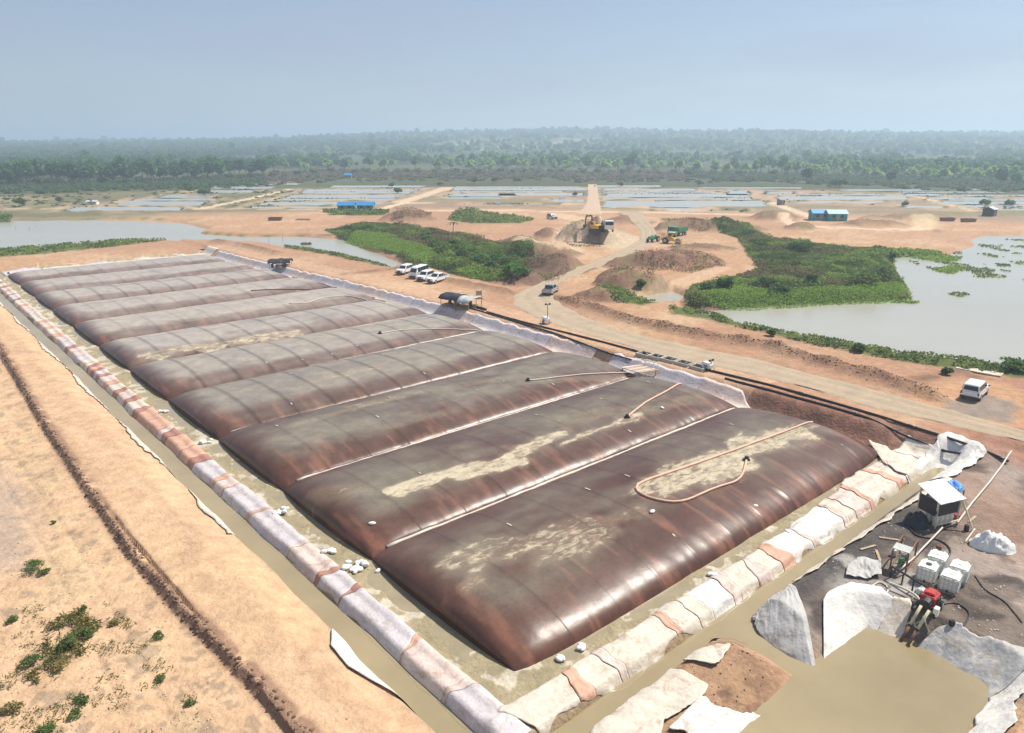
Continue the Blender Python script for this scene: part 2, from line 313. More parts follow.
for nm, c in (('lav', (.56, .505, .505)), ('pink', (.62, .50, .44)), ('salm', (.58, .34, .24)), ('rose', (.38, .19, .14)), ('crea', (.62, .55, .45)), ('whit', (.68, .65, .60)), ('grey', (.46, .445, .42))):
    M['ln_' + nm] = mat('liner_' + {'lav': 'lavender', 'pink': 'pink', 'salm': 'salmon', 'rose': 'rust_stained', 'crea': 'cream', 'whit': 'white', 'grey': 'grey'}[nm], c, .6, .16, .8, .7, 3.5, spec=.3, fine=.13, bdist=.08)
for nm in ('lav', 'pink', 'salm', 'crea', 'whit', 'grey'):   # mud and rust stains on the sheets
    m_ = M['ln_' + nm]; nt_ = m_.node_tree; x0 = [n for n in nt_.nodes if n.type == 'MIX'][0]; tc_ = [n for n in nt_.nodes if n.type == 'TEX_COORD'][0]
    mp_ = _n(nt_, 'ShaderNodeMapping'); mp_.inputs['Scale'].default_value = (1, 1, 3); nt_.links.new(tc_.outputs['Object'], mp_.inputs[0])
    ns = _n(nt_, 'ShaderNodeTexNoise'); ns.inputs['Scale'].default_value = .75; ns.inputs['Detail'].default_value = 7; ns.inputs['Roughness'].default_value = .68; ns.inputs['Distortion'].default_value = .8; nt_.links.new(mp_.outputs[0], ns.inputs['Vector'])
    r_ = _n(nt_, 'ShaderNodeMapRange', interpolation_type='SMOOTHSTEP'); r_.inputs[1].default_value = .52; r_.inputs[2].default_value = .66; r_.inputs[4].default_value = .62; nt_.links.new(ns.outputs[0], r_.inputs[0])
    xs_ = _n(nt_, 'ShaderNodeMix', data_type='RGBA'); xs_.inputs[7].default_value = (.40, .25, .165, 1) if nm in ('pink', 'salm', 'crea') else (.37, .31, .235, 1); nt_.links.new(r_.outputs[0], xs_.inputs[0])
    xs_.inputs[6].default_value = x0.inputs[6].default_value; nt_.links.new(xs_.outputs[2], x0.inputs[6])
def cover_mat():
    m = mat('brown_membrane', (.1, .05, .04), .33, .2, .7, .22, 1.6, spec=.27, rvar=.08, fine=.18); nt = m.node_tree; L = nt.links
    p = nt.nodes['Principled BSDF']; mul = [n for n in nt.nodes if n.type == 'MIX'][0]
    at = _n(nt, 'ShaderNodeAttribute', attribute_name='Col'); tc = [n for n in nt.nodes if n.type == 'TEX_COORD'][0]; mp = _n(nt, 'ShaderNodeMapping'); mp.inputs['Scale'].default_value = (.8, 1.7, 1); L.new(tc.outputs['Object'], mp.inputs[0])
    dn = _n(nt, 'ShaderNodeTexNoise'); dn.inputs['Scale'].default_value = 1.1; dn.inputs['Detail'].default_value = 7; dn.inputs['Roughness'].default_value = .66; dn.inputs['Distortion'].default_value = .6; L.new(mp.outputs[0], dn.inputs['Vector'])
    da = _n(nt, 'ShaderNodeAttribute', attribute_name='silt'); ad = _n(nt, 'ShaderNodeMath', operation='ADD'); L.new(da.outputs['Fac'], ad.inputs[0]); L.new(dn.outputs[0], ad.inputs[1])
    ms = _n(nt, 'ShaderNodeMapRange', interpolation_type='SMOOTHSTEP'); ms.inputs[1].default_value = .88; ms.inputs[2].default_value = 1.12; ms.inputs[4].default_value = .92; L.new(ad.outputs[0], ms.inputs[0])
    mt = _n(nt, 'ShaderNodeMix', data_type='RGBA'); mt.inputs[7].default_value = (.50, .425, .30, 1); L.new(ms.outputs[0], mt.inputs[0]); L.new(at.outputs['Color'], mt.inputs[6]); L.new(mt.outputs[2], mul.inputs[6])
    rg = _n(nt, 'ShaderNodeAttribute', attribute_name='dust')
    mr = _n(nt, 'ShaderNodeMapRange'); mr.inputs[3].default_value = .33; mr.inputs[4].default_value = .75; L.new(rg.outputs['Fac'], mr.inputs[0]); L.new(mr.outputs[0], p.inputs['Roughness'])
    return m
M['cover'] = cover_mat()

# ---------------------------------------------------------------- mesh helpers
def tagset(o, label=None, cat=None, group=None, kind=None):
    if label: o['label'] = label
    if cat: o['category'] = cat
    if group: o['group'] = group
    if kind: o['kind'] = kind
    return o
def thing(name, label, cat, loc=(0, 0, 0), rz=0.0, group=None):
    o = bpy.data.objects.new(name, None); COL.objects.link(o); o.empty_display_size = .3
    o.location = loc; o.rotation_euler = (0, 0, rz); return tagset(o, label, cat, group)
def link(name, me, m=None, parent=None, smooth=False):
    if m is not None and not me.materials: me.materials.append(m)
    o = bpy.data.objects.new(name, me); COL.objects.link(o)
    if parent: o.parent = parent
    if smooth: me.polygons.foreach_set('use_smooth', [True] * len(me.polygons))
    return o
def np_mesh(name, V, F, col=None, attrs=None):
    """V (n,3), F (m,k) arrays"""
    me = bpy.data.meshes.new(name); V = np.asarray(V, np.float32); F = np.asarray(F, np.int32)
    me.vertices.add(len(V)); me.vertices.foreach_set('co', V.ravel())
    k = F.shape[1]; me.loops.add(F.size); me.loops.foreach_set('vertex_index', F.ravel())
    me.polygons.add(len(F)); me.polygons.foreach_set('loop_start', np.arange(0, F.size, k, dtype=np.int32)); me.polygons.foreach_set('loop_total', np.full(len(F), k, np.int32))
    me.update(calc_edges=True)
    if col is not None:
        a = me.attributes.new('Col', 'FLOAT_COLOR', 'POINT'); a.data.foreach_set('color', np.c_[col, np.ones(len(V))].astype(np.float32).ravel())
    for nm, arr in (attrs or {}).items():
        a = me.attributes.new(nm, 'FLOAT', 'POINT'); a.data.foreach_set('value', np.asarray(arr, np.float32))
    return me
def grid_faces(nr, nc):
    i = np.arange((nr - 1) * nc).reshape(nr - 1, nc)[:, :-1].ravel()
    return np.c_[i, i + 1, i + nc + 1, i + nc]
class MB:
    def __init__(s): s.v = []; s.f = []
    def add(s, v, f):
        k = len(s.v); s.v += [tuple(p) for p in v]; s.f += [tuple(i + k for i in q) for q in f]; return s
    def box(s, x0, y0, z0, x1, y1, z1, tx=0, ty=0):
        v = [(x0, y0, z0), (x1, y0, z0), (x1, y1, z0), (x0, y1, z0), (x0 + tx, y0 + ty, z1), (x1 - tx, y0 + ty, z1), (x1 - tx, y1 - ty, z1), (x0 + tx, y1 - ty, z1)]
        return s.add(v, [(3, 2, 1, 0), (4, 5, 6, 7), (0, 1, 5, 4), (1, 2, 6, 5), (2, 3, 7, 6), (3, 0, 4, 7)])
    def tube(s, pts, r, n=8, cap=True):
        P = [Vector(p) for p in pts]; rings = []
        for i, p in enumerate(P):
            d = (P[min(i + 1, len(P) - 1)] - P[max(i - 1, 0)]).normalized()
            up = Vector((0, 0, 1)) if abs(d.z) < .9 else Vector((1, 0, 0)); x = d.cross(up).normalized(); y = x.cross(d)
            rr = r[i] if isinstance(r, (list, tuple)) else r
            rings.append([p + (x * math.cos(2 * math.pi * k / n) + y * math.sin(2 * math.pi * k / n)) * rr for k in range(n)])
        v = [q for g in rings for q in g]; f = []
        for i in range(len(P) - 1):
            for k in range(n): f.append((i * n + k, i * n + (k + 1) % n, (i + 1) * n + (k + 1) % n, (i + 1) * n + k))
        if cap: f += [tuple(range(n))[::-1], tuple(range((len(P) - 1) * n, len(P) * n))]
        return s.add(v, f)
    def prism(s, prof, y0, y1, inset=0.0):
        """profile in (x,z) extruded along y; inset pulls points with z above 60% inwards"""
        n = len(prof); zs = [p[1] for p in prof]; zc = min(zs) + .6 * (max(zs) - min(zs)); v = []
        for y, sg in ((y0, 1), (y1, -1)): v += [(x, y + sg * (inset if z > zc else 0), z) for x, z in prof]
        f = [tuple(range(n)), tuple(range(2 * n - 1, n - 1, -1))]
        for k in range(n): f.append((k, n + k, n + (k + 1) % n, (k + 1) % n))
        return s.add(v, f)
    def blob(s, c, r, seed=0, sub=2, j=.15, flat=None):
        bm = bmesh.new(); bmesh.ops.create_icosphere(bm, subdivisions=sub, radius=1); rr = random.Random(seed)
        v = []
        for q in bm.verts:
            p = q.co.copy(); k = 1 + j * (rr.random() * 2 - 1)
            z = p.z if flat is None else max(p.z, flat)
            v.append((c[0] + p.x * r[0] * k, c[1] + p.y * r[1] * k, c[2] + z * r[2] * k))
        f = [[w.index for w in g.verts] for g in bm.faces]; bm.free(); return s.add(v, f)
    def mesh(s, name, bevel=0.0):
        me = bpy.data.meshes.new(name); me.from_pydata(s.v, [], s.f)
        bm = bmesh.new(); bm.from_mesh(me); bmesh.ops.recalc_face_normals(bm, faces=bm.faces)
        if bevel: bmesh.ops.bevel(bm, geom=[e for e in bm.edges if len(e.link_faces) == 2 and e.calc_face_angle(0) > .5], offset=bevel, segments=2, affect='EDGES', clamp_overlap=True)
        bm.to_mesh(me); bm.free(); return me
    def build(s, name, m, parent=None, bevel=0.0, smooth=False, loc=None):
        o = link(name, s.mesh(name, bevel), m, parent, smooth)
        if loc: o.location = loc
        return o
def dup(root, loc, rz=None, label=None, group=None, scale=None):
    r = root.copy(); COL.objects.link(r); r.location = loc
    if rz is not None: r.rotation_euler = (0, 0, rz)
    if scale is not None: r.scale = scale
    if label: r['label'] = label
    if group: r['group'] = group
    for ch in list(root.children):
        c = ch.copy(); COL.objects.link(c); c.parent = r
        for g in list(ch.children):
            d = g.copy(); COL.objects.link(d); d.parent = c
    return r

# ================================================================ GROUND
def build_ground():
    front = np.linspace(R(-43), R(43), 820); back = np.linspace(R(43), R(317), 90)[1:-1]
    ang = np.r_[front, back, R(317)]
    vs = np.arange(800.0, 172.0, -1.2); dn = []
    for v in vs: dn.append(CAM_H / math.tan(PITCH + math.atan((v - CY) / FPX)))
    d = np.array([2.0, 8.0, 14.0, 18.0] + [q for q in dn if q > 20]); last = d[-1]
    d = np.r_[d, np.geomspace(last * 1.012, 2500, 90), np.geomspace(2600, 13000, 34)]
    A, D = np.meshgrid(ang, d); X = D * np.sin(A); Y = D * np.cos(A)
    Z = terrain(X, Y) + road_mask_drop(X.ravel(), Y.ravel()).reshape(X.shape)
    x = X.ravel(); y = Y.ravel(); dd = D.ravel(); a, b = toab(x, y); aL = a - A0(b); aR = a - A1(b)
    n1 = fbm(x, y, 9, 4, 101); n2 = fbm(x, y, 1.7, 4, 102); n3 = fbm(x, y, 40, 3, 103)
    def C(*c): return np.array(c)
    def mixc(col, c, k): return col * (1 - k[:, None]) + C(*c) * k[:, None]
    col = np.tile(C(.44, .268, .158), (len(x), 1))
    col = mixc(col, (.50, .335, .21), sm(.45, .7, n1)); col = mixc(col, (.33, .19, .115), sm(.52, .75, n2) * .6); col = mixc(col, (.36, .205, .13), sm(.48, .64, n3) * .6)
    # left bench, scarp, lower flats
    left = (aL < -4.6) & (b < 170); col = mixc(col, (.56, .38, .235), left * .8)
    k = left * sm(.5, .62, fbm(x, y, 6, 3, 110)) * .5; col = mixc(col, (.56, .37, .215), k)
    k = left * sm(.58, .7, fbm(a * 3, b, 5, 3, 111)) * .45; col = mixc(col, (.43, .27, .165), k)
    low = left & (aL < np.interp(b, [-10, 8, 40, 86, 140], [-11, -11, -11.9, -11.2, -11]) - .8)
    k = low * .7; col = mixc(col, (.56, .37, .225), k)
    k = low * sm(.56, .68, fbm(x, y, 2.2, 4, 112)) * .6; col = mixc(col, (.44, .345, .20), k * .6)
    k = low * sm(.60, .72, fbm(x, y, .7, 3, 113)) * .7; col = mixc(col, (.30, .22, .15), k)
    gp = Gs([(-60, 440), (0, 470), (32, 500), (40, 545), (30, 580), (-60, 590)], -.3); m = near(gp, x, y, 2); s = sdf(gp, x[m], y[m]) + 1.6 * (n2[m] - .5)
    kk = np.zeros(len(x)); kk[m] = sm(1.5, -2.0, s) * .55; col = mixc(col, (.33, .27, .235), kk)
    sdn = pdist(SCARP, x, y); kk = np.exp(-((sdn - .25) / .33) ** 2) * (b < 150) * (b > -20) * sm(.2, .5, fbm(x, y, 1.1, 3, 114)); col = mixc(col, (.19, .105, .075), np.clip(kk * .95, 0, .72))
    # wet strips around the cover and ditch beds
    kk = sm(-2.9, -2.2, aL) * (aR < .6) * sm(-2.6, -2.0, b) * (b < 168) * 1.0
    col = mixc(col, (.32, .265, .165), kk); col = mixc(col, (.50, .44, .34), kk * sm(.55, .63, fbm(x, y, 1.1, 5, 115)))
    kk = ((aL > -5.7) & (aL < -3.3) & (b < 168) & (b > -7)) | ((b < -3.2) & (b > -5.8) & (a < 48) & (aL > -7)); col = mixc(col, (.36, .28, .18), kk * .8)
    # working pad on the right front: dark, wet, oily soil
    pad = sm(-4.9, -5.6, b) * sm(13, 16, a + (b + 10) * .4)
    col = mixc(col, (.185, .145, .118), pad); col = mixc(col, (.31, .25, .21), pad * sm(.43, .60, fbm(x, y, 3.5, 4, 116)))
    col = mixc(col, (.075, .06, .054), pad * sm(.53, .66, fbm(x, y, 2.6, 4, 117)) * .9)
    wl = Gs([(770, 615), (820, 575), (880, 535), (915, 512)], .6); pd = pdist(wl, x, y); col = mixc(col, (.075, .068, .065), np.exp(-(pd / 1.3) ** 2) * .9)
    wl = Gs([(912, 520), (950, 600), (975, 612), (905, 600)], .6); pd = pdist(wl, x, y); col = mixc(col, (.05, .04, .036), np.exp(-(pd / .8) ** 2) * .8 * sm(.3, .6, n2))
    pd = pdist(Gs([(835, 560), (890, 570), (910, 590), (850, 590)], .6), x, y); col = mixc(col, (.36, .335, .30), np.exp(-(pd / 1.2) ** 2) * sm(.42, .6, fbm(x, y, 1.1, 4, 118)))
    pd = pdist(Gs([(960, 480), (1000, 500), (1024, 540)], .9), x, y); col = mixc(col, (.33, .20, .14), np.exp(-(pd / 3) ** 2) * .6)
    kk = sm(46, 50, a) * sm(1, -4, b) * sm(-16, -9, b); col = mixc(col, (.34, .175, .115), kk * .8)
    kk = sm(3, -2, a - 9.5) * sm(-5.2, -5.8, b) * sm(-14, -8, b) * sm(-2, 3, a); col = mixc(col, (.36, .225, .135), kk); col = mixc(col, (.22, .13, .085), kk * sm(.5, .62, fbm(a * .5 + b, b - a * .5, 1.4, 4, 119)))
    # bare red bank on the road side of the cover
    kk = (aR > .1) * (aR < 4.6) * sm(20, 15, b) * sm(-8, -3, b); col = mixc(col, (.27, .135, .095), kk * .9); col = mixc(col, (.18, .10, .075), kk * sm(.5, .62, fbm(x, y, .9, 4, 120)) * .7)
    kk = (aR > 1.5) * (aR < 9) * (b > 15) * (b < 170); col = mixc(col, (.54, .36, .235), kk * .5)
    # soil windrows / spoil heaps
    for wpx, z0, w in ((WINDROW, ZR, 1.5), ([(345, 276), (400, 270), (440, 281), (520, 297)], 1.2, 1.3), ([(215, 243), (245, 248), (280, 256)], 1.2, 1.4), ([(655, 322), (760, 345)], 1.4, 1.0), ([(920, 380), (960, 372), (1010, 390), (1030, 410)], 1.4, 1.2), ([(618, 213), (640, 226), (662, 234), (668, 240)], 1.3, 1.3), ([(905, 217), (938, 234)], 1., 1.2), ([(540, 250), (525, 244), (545, 236)], 1.2, 2.0)):
        pd = pdist(Gs(wpx, z0), x, y); col = mixc(col, (.20, .115, .075), np.exp(-(pd / w) ** 2) * (.35 + .6 * sm(.35, .6, n2)))
    for mx, my, rx, ry, h in MOUND_W:
        q = np.hypot((x - mx) / rx, (y - my) / ry) + .5 * (fbm(x, y, 3.5, 3, 71) - .5); col = mixc(col, (.185, .105, .075), sm(1.08, .85, q) * (.55 + .45 * n2)); col = mixc(col, (.22, .18, .085), sm(1.05, .7, q) * sm(.52, .62, fbm(x, y, 2.4, 3, 121)) * .7)
    for P, z0, c in (([(905, 398), (945, 385), (985, 378), (1030, 392), (1040, 425), (1000, 430), (950, 418)], 1.4, (.46, .27, .15)), ([(950, 398), (985, 396), (1015, 402), (1010, 420), (975, 420), (945, 410)], 1.4, (.235, .205, .175)),
                     ([(600, 225), (640, 238), (640, 248), (610, 250), (595, 240)], 1.3, (.50, .40, .27)), ([(905, 213), (925, 213), (937, 225), (930, 232), (893, 233), (915, 228)], 1, (.58, .44, .26)),
                     ([(640, 283), (660, 288), (684, 297), (672, 304), (640, 301), (628, 292)], 1, (.27, .19, .10))):
        P = Gs(P, z0); m = near(P, x, y, 3); s = sdf(P, x[m], y[m]) + 2.0 * (n2[m] - .5); kk = np.zeros(len(x)); kk[m] = sm(.8, -.8, s) * .85; col = mixc(col, c, kk)
    # far field: fallow land between the ponds
    far = sm(288, 312, dd) * (1 - sm(440, 470, dd)); u = fbm(x, y, 30, 3, 130)
    col = mixc(col, (.27, .195, .135), far * .85); col = mixc(col, (.20, .19, .10), far * sm(.42, .6, fbm(x * .35, y * 1.4, 16, 4, 131)) * .85); col = mixc(col, (.40, .275, .18), far * sm(.58, .66, u) * .7)
    lf = sm(-70, -95, x) * sm(300, 316, dd + 14 * (n1 - .5) - .12 * np.abs(x + 100)) * (1 - sm(450, 480, dd)); col = mixc(col, (.13, .13, .065), lf * sm(.35, .5, u) * .85)
    rf = sm(170, 220, x) * sm(300, 320, dd); col = mixc(col, (.15, .165, .08), rf * sm(.4, .55, u) * .85)
    for P in FAR_PONDS:
        m = near(P, x, y, 8); s = sdf(P, x[m], y[m]); kk = np.zeros(len(x)); k2 = np.zeros(len(x)); k2[m] = np.exp(-((s - 3.2) / 2.6) ** 2) * .7; col = mixc(col, (.47, .335, .22), k2); kk[m] = np.exp(-((s - 2.0) / 1.6) ** 2) * sm(.4, .55, fbm(x[m], y[m], 9, 3, 132)) * .85; col = mixc(col, (.085, .10, .045), kk)
    # pale tracks
    for pl, z0, w, kf in (([(430, 212), (500, 211.5), (600, 213.5), (700, 215), (760, 217)], 1.1, 2.4, .9), ([(470, 205.3), (580, 205), (640, 208), (740, 212)], 1.1, 1.8, .8), ([(372, 214), (392, 207), (405, 204), (455, 203)], 1.1, 2.2, 1.),
                          ([(400, 203.5), (425, 195), (448, 187)], 1.1, 4.0, .85), ([(760, 217), (778, 218), (795, 227), (830, 229.5), (900, 231), (930, 230)], 1.1, 2.0, 1.), ([(200, 210), (245, 200), (290, 189), (330, 183)], 1.1, 2.6, .9),
                          ([(770, 203), (810, 218)], 1.1, 2.5, .9), ([(870, 180), (920, 197), (975, 212)], 1.1, 2.0, .6), ([(560, 216), (585, 222), (575, 232), (560, 255), (530, 245)], 1.2, 5, .6), ([(640, 300), (680, 285), (720, 270)], 1.2, 2.5, .35), ([(20, 190), (90, 189), (150, 190)], 1, 7, .8),
                          ([(0, 208.5), (150, 208.5), (330, 211)], 1.1, 2.5, .5)):
        pd = pdist(Gs(pl, z0), x, y); col = mixc(col, (.62, .465, .315), sm(w * 1.15, w * .75, pd + w * .5 * (n2 - .5)) * kf)
    # vegetation cover
    for P, k0 in ((GREEN_A, 1), (GREEN_B, 1), (GREEN_C, .9), (GREEN_D, .9), (GREEN_E, .9), (GREEN_F, .85), (GREEN_G, .95), (GREEN_H, .9), (GREEN_I, .85), (GREEN_J, .9)):
        m = near(P, x, y, 4); s = sdf(P, x[m], y[m]) + 1.8 * (fbm(x[m], y[m], 3, 3, 140) - .5); kk = np.zeros(len(x)); kk[m] = sm(.6, -.8, s) * k0
        col = mixc(col, (.07, .115, .03), kk)
    P = Gs([(528, 258), (560, 262), (572, 272), (560, 284), (520, 288), (505, 288), (515, 276)], 1.2); m = near(P, x, y, 4); kk = np.zeros(len(x)); kk[m] = sm(.8, -.8, sdf(P, x[m], y[m]) + 2 * (n2[m] - .5)); col = mixc(col, (.16, .105, .075), kk * .85)
    sp = Gs([(15, 221), (60, 219.5), (130, 219), (200, 222)], 1.); pd = pdist(sp, x, y); col = mixc(col, (.14, .15, .06), np.exp(-(pd / 1.5) ** 2) * sm(.45, .55, n1) * .8)
    sp = Gs([(196, 233), (240, 236), (330, 236.5)], 1.); pd = pdist(sp, x, y); col = mixc(col, (.11, .12, .05), np.exp(-(pd / 1.0) ** 2) * .8)
    # forest floor and far country
    kk = sm(455, 475, dd + 12 * (n1 - .5)); col = mixc(col, (.075, .085, .04), kk)
    kk = kk * sm(.5, .66, fbm(x, y, 260, 3, 150)) * .5; col = mixc(col, (.11, .13, .05), kk)
    fld = Gs([(420, 155), (520, 152), (600, 152.5), (480, 156)], 0); pd = pdist(fld, x, y); col = mixc(col, (.34, .28, .19), np.exp(-(pd / 60) ** 2) * .7)
    col = col * (.86 + .28 * n2)[:, None]
    nr, nc = X.shape; idx = np.arange(nr * nc).reshape(nr, nc); idw = np.c_[idx, idx[:, :1]]
    F = np.c_[idw[:-1, :-1].ravel(), idw[1:, :-1].ravel(), idw[1:, 1:].ravel(), idw[:-1, 1:].ravel()]
    V = np.c_[x, y, Z.ravel()]
    V = np.vstack([V, [[0, 0, float(Z[0].mean())]]]); col = np.vstack([col, col[:1]]); c = len(V) - 1
    me = np_mesh('ground', V, F, np.clip(col, .01, .8))
    # close the middle under the camera
    o = link('ground', me, M['ground'], None, True); tagset(o, kind='structure')
    return o
build_ground()

# ---------------------------------------------------------------- roads
def ribbon(name, A, B, m, lift, nc=9, rut=.03):
    t = np.linspace(0, 1, nc); P = A[:, None, :] * (1 - t)[None, :, None] + B[:, None, :] * t[None, :, None]
    w = (fbm(P[..., 0].ravel(), P[..., 1].ravel(), 2.5, 3, 160) - .5).reshape(P.shape[:2])
    e = np.zeros_like(t); e[0] = -1; e[-1] = 1
    n = (B - A) / np.linalg.norm(B - A, axis=1)[:, None]; P = P + (n[:, None, :] * (e * 1.0)[None, :, None]) * w[..., None] * 1.3
    z = terrain(P[..., 0], P[..., 1]) + lift + rut * w - .05 * np.abs(e)[None, :] - rut * (np.exp(-((t - .3) / .07) ** 2) + np.exp(-((t - .7) / .07) ** 2))[None, :]
    me = np_mesh(name, np.c_[P[..., 0].ravel(), P[..., 1].ravel(), z.ravel()], grid_faces(*P.shape[:2])[:, ::-1])
    return tagset(link(name, me, m, None, True), kind='structure')
ribbon('haul_road', ROAD_A, ROAD_B, M['road'], .05, 17, .08)
ribbon('causeway_track', CAUS_A, CAUS_B, M['track'], .10, 7)

# ---------------------------------------------------------------- water bodies
def water(name, polys, lvl, m, grow=1.6):
    bm = bmesh.new()
    for P in (polys if isinstance(polys[0][0], tuple) else [polys]):
        P = np.asarray(P); ar = .5 * np.sum(P[:, 0] * np.roll(P[:, 1], -1) - np.roll(P[:, 0], -1) * P[:, 1])
        if ar < 0: P = P[::-1]
        d = np.roll(P, -1, 0) - P; d /= np.linalg.norm(d, axis=1)[:, None] + 1e-9; n1 = np.c_[d[:, 1], -d[:, 0]]; n = n1 + np.roll(n1, 1, 0); n /= np.linalg.norm(n, axis=1)[:, None] + 1e-6
        Q = P + n * grow
        f = bm.faces.new([bm.verts.new((q[0], q[1], lvl)) for q in Q])
    bmesh.ops.triangulate(bm, faces=bm.faces[:]); me = bpy.data.meshes.new(name); bm.to_mesh(me); bm.free()
    return tagset(link(name, me, m), kind='structure')
water('lake_water', LAKE_R, ZL, M['lake'], 2.0); water('lake_water', LAKE_L, ZL, M['lake'], 2.0); water('puddle_water', PUDDLE, .6, M['lake'], 1.2)
for P in FAR_PONDS: water('pond_water', P, .75, M['pondw'], 1.6)
water('settling_pond_water', SETTLE, -.5, M['mud'], 1.2)
def quad_ab(name, pts, z, m):
    me = np_mesh(name, [(*AB(a, b), z) for a, b in pts], [list(range(len(pts)))]); return tagset(link(name, me, m), kind='structure')
def ab_strip(name, rows, z, m):
    V = [(*AB(a, b), z) for r in rows for a, b in r]; F = grid_faces(len(rows), 2); return tagset(link(name, np_mesh(name, V, F), m), kind='structure')
ab_strip('ditch_water', [[(A0(b) - 6.6, b), (A0(b) - 3.1, b)] for b in np.linspace(-3.3, 160, 30)], -.504, M['mud'])
ab_strip('ditch_water', [[(a, -6.0), (a, -3.35)] for a in np.linspace(-6.5, 50, 20)], -.508, M['mud'])
ab_strip('wet_strip', [[(A0(b) - 2.75, b), (A0(b) + 1.6, b)] for b in np.linspace(-2.4, 167, 30)], -.045, M['strip'])
ab_strip('wet_strip', [[(a, -2.5), (a, 1.5)] for a in np.linspace(-2.2, 44.6, 20)], -.041, M['strip'])

# ================================================================ GAS COVER
NB = len(BAYS) - 1

# dust laid down where rain water stood: (a, b, half length along a, half width along b, strength)
def ABp(u, v, z=1.4):
    q = G(u, v, z); a, b = toab(q[0], q[1]); return float(a), float(b)
PATCH = []
for (u0, v0, u1, v1, w, s) in ((400, 490, 455, 476, 1.0, 1.0), (440, 480, 520, 462, .9, .95), (500, 464, 560, 438, .8, .9), (560, 446, 640, 416, .5, .85), (300, 500, 380, 490, .9, .55),
                               (650, 490, 740, 465, 2.0, .9), (700, 470, 790, 435, 1.5, .9), (770, 440, 830, 425, .6, .6), (470, 565, 600, 535, 1.6, .72), (465, 590, 480, 585, .5, .7), (560, 540, 640, 515, .9, .6),
                               (300, 425, 350, 410, .7, .55), (350, 408, 420, 395, .8, .6), (420, 395, 500, 380, .6, .5), (380, 430, 440, 415, .5, .45),
                               (150, 352, 300, 330, 1.1, .8), (280, 335, 400, 318, .9, .7), (120, 360, 180, 350, .6, .4), (260, 352, 300, 345, .9, .6), (330, 378, 370, 372, 1.0, .65), (440, 360, 470, 354, .6, .55), (100, 330, 330, 300, .9, .35), (160, 320, 340, 296, 1.0, .4), (620, 420, 700, 400, .8, .5), (520, 385, 640, 372, .5, .4), (60, 305, 250, 285, .8, .35), (560, 425, 600, 415, 1.6, .5)):
    a0, b0 = ABp(u0, v0); a1, b1 = ABp(u1, v1); PATCH.append((a0, b0, a1, b1, w, s))
def cover_h(a, b):
    """membrane height at cover coordinates (a from left edge, b along)"""
    bb = np.clip(b, 0, BAYS[-1]); i = np.clip(np.searchsorted(BAYS, bb, 'right') - 1, 0, NB - 1)
    B_ = np.asarray(BAYS); b0 = B_[i]; b1 = B_[i + 1]; t = np.clip((bb - b0) / (b1 - b0), 0, 1)
    al = a - A0(b); wd = A1(b) - A0(b)
    q = np.abs(2 * t - 1); q2 = np.where(t < .45, (.45 - t) / .45, (t - .45) / .55); hump = np.power(np.clip(1 - q2 ** 2.35, 0, 1), .62)
    first = (i == 0) & (t < .5); last = (i == NB - 1) & (t > .5)
    base = np.where(first | last, 0.0, .30)
    pb = base + (1 - base) * hump
    s1 = np.clip(al / 3.0, 0, 1); s2 = np.clip((wd - al) / 3.0, 0, 1)
    pa = np.power(np.clip(1 - (1 - s1) ** 2.3, 0, 1), .36) * np.power(np.clip(1 - (1 - s2) ** 2.3, 0, 1), .62)
    h = 1.8 - .012 * (i * 4)
    z = h * pb * pa + .10 * (fbm(a, b, 5.5, 3, 201) - .5) * pa + .05 * (fbm(a * .35, b, 1.1, 3, 202) - .5) * pa - .05 * np.abs(fbm(a * .22, b, .75, 3, 203) - .5) * 2 * np.exp(-(al / 3.0) ** 2) * 1.6 - .07 * np.abs(fbm(a, b * .2, .9, 3, 204) - .5) * 2 * q ** 3
    return z - .02 + .30 * (1 - sm(0, .4, al)) * 0
def edge_bulge(t): return .28 * np.power(np.clip(1 - np.abs(2 * t - 1) ** 2.6, 0, 1), .8)
cover = thing('gas_cover', 'huge dark brown inflated membrane cover lying in a row of ridged bays', 'lagoon cover', (*AB(0, 0), 0), ROT)
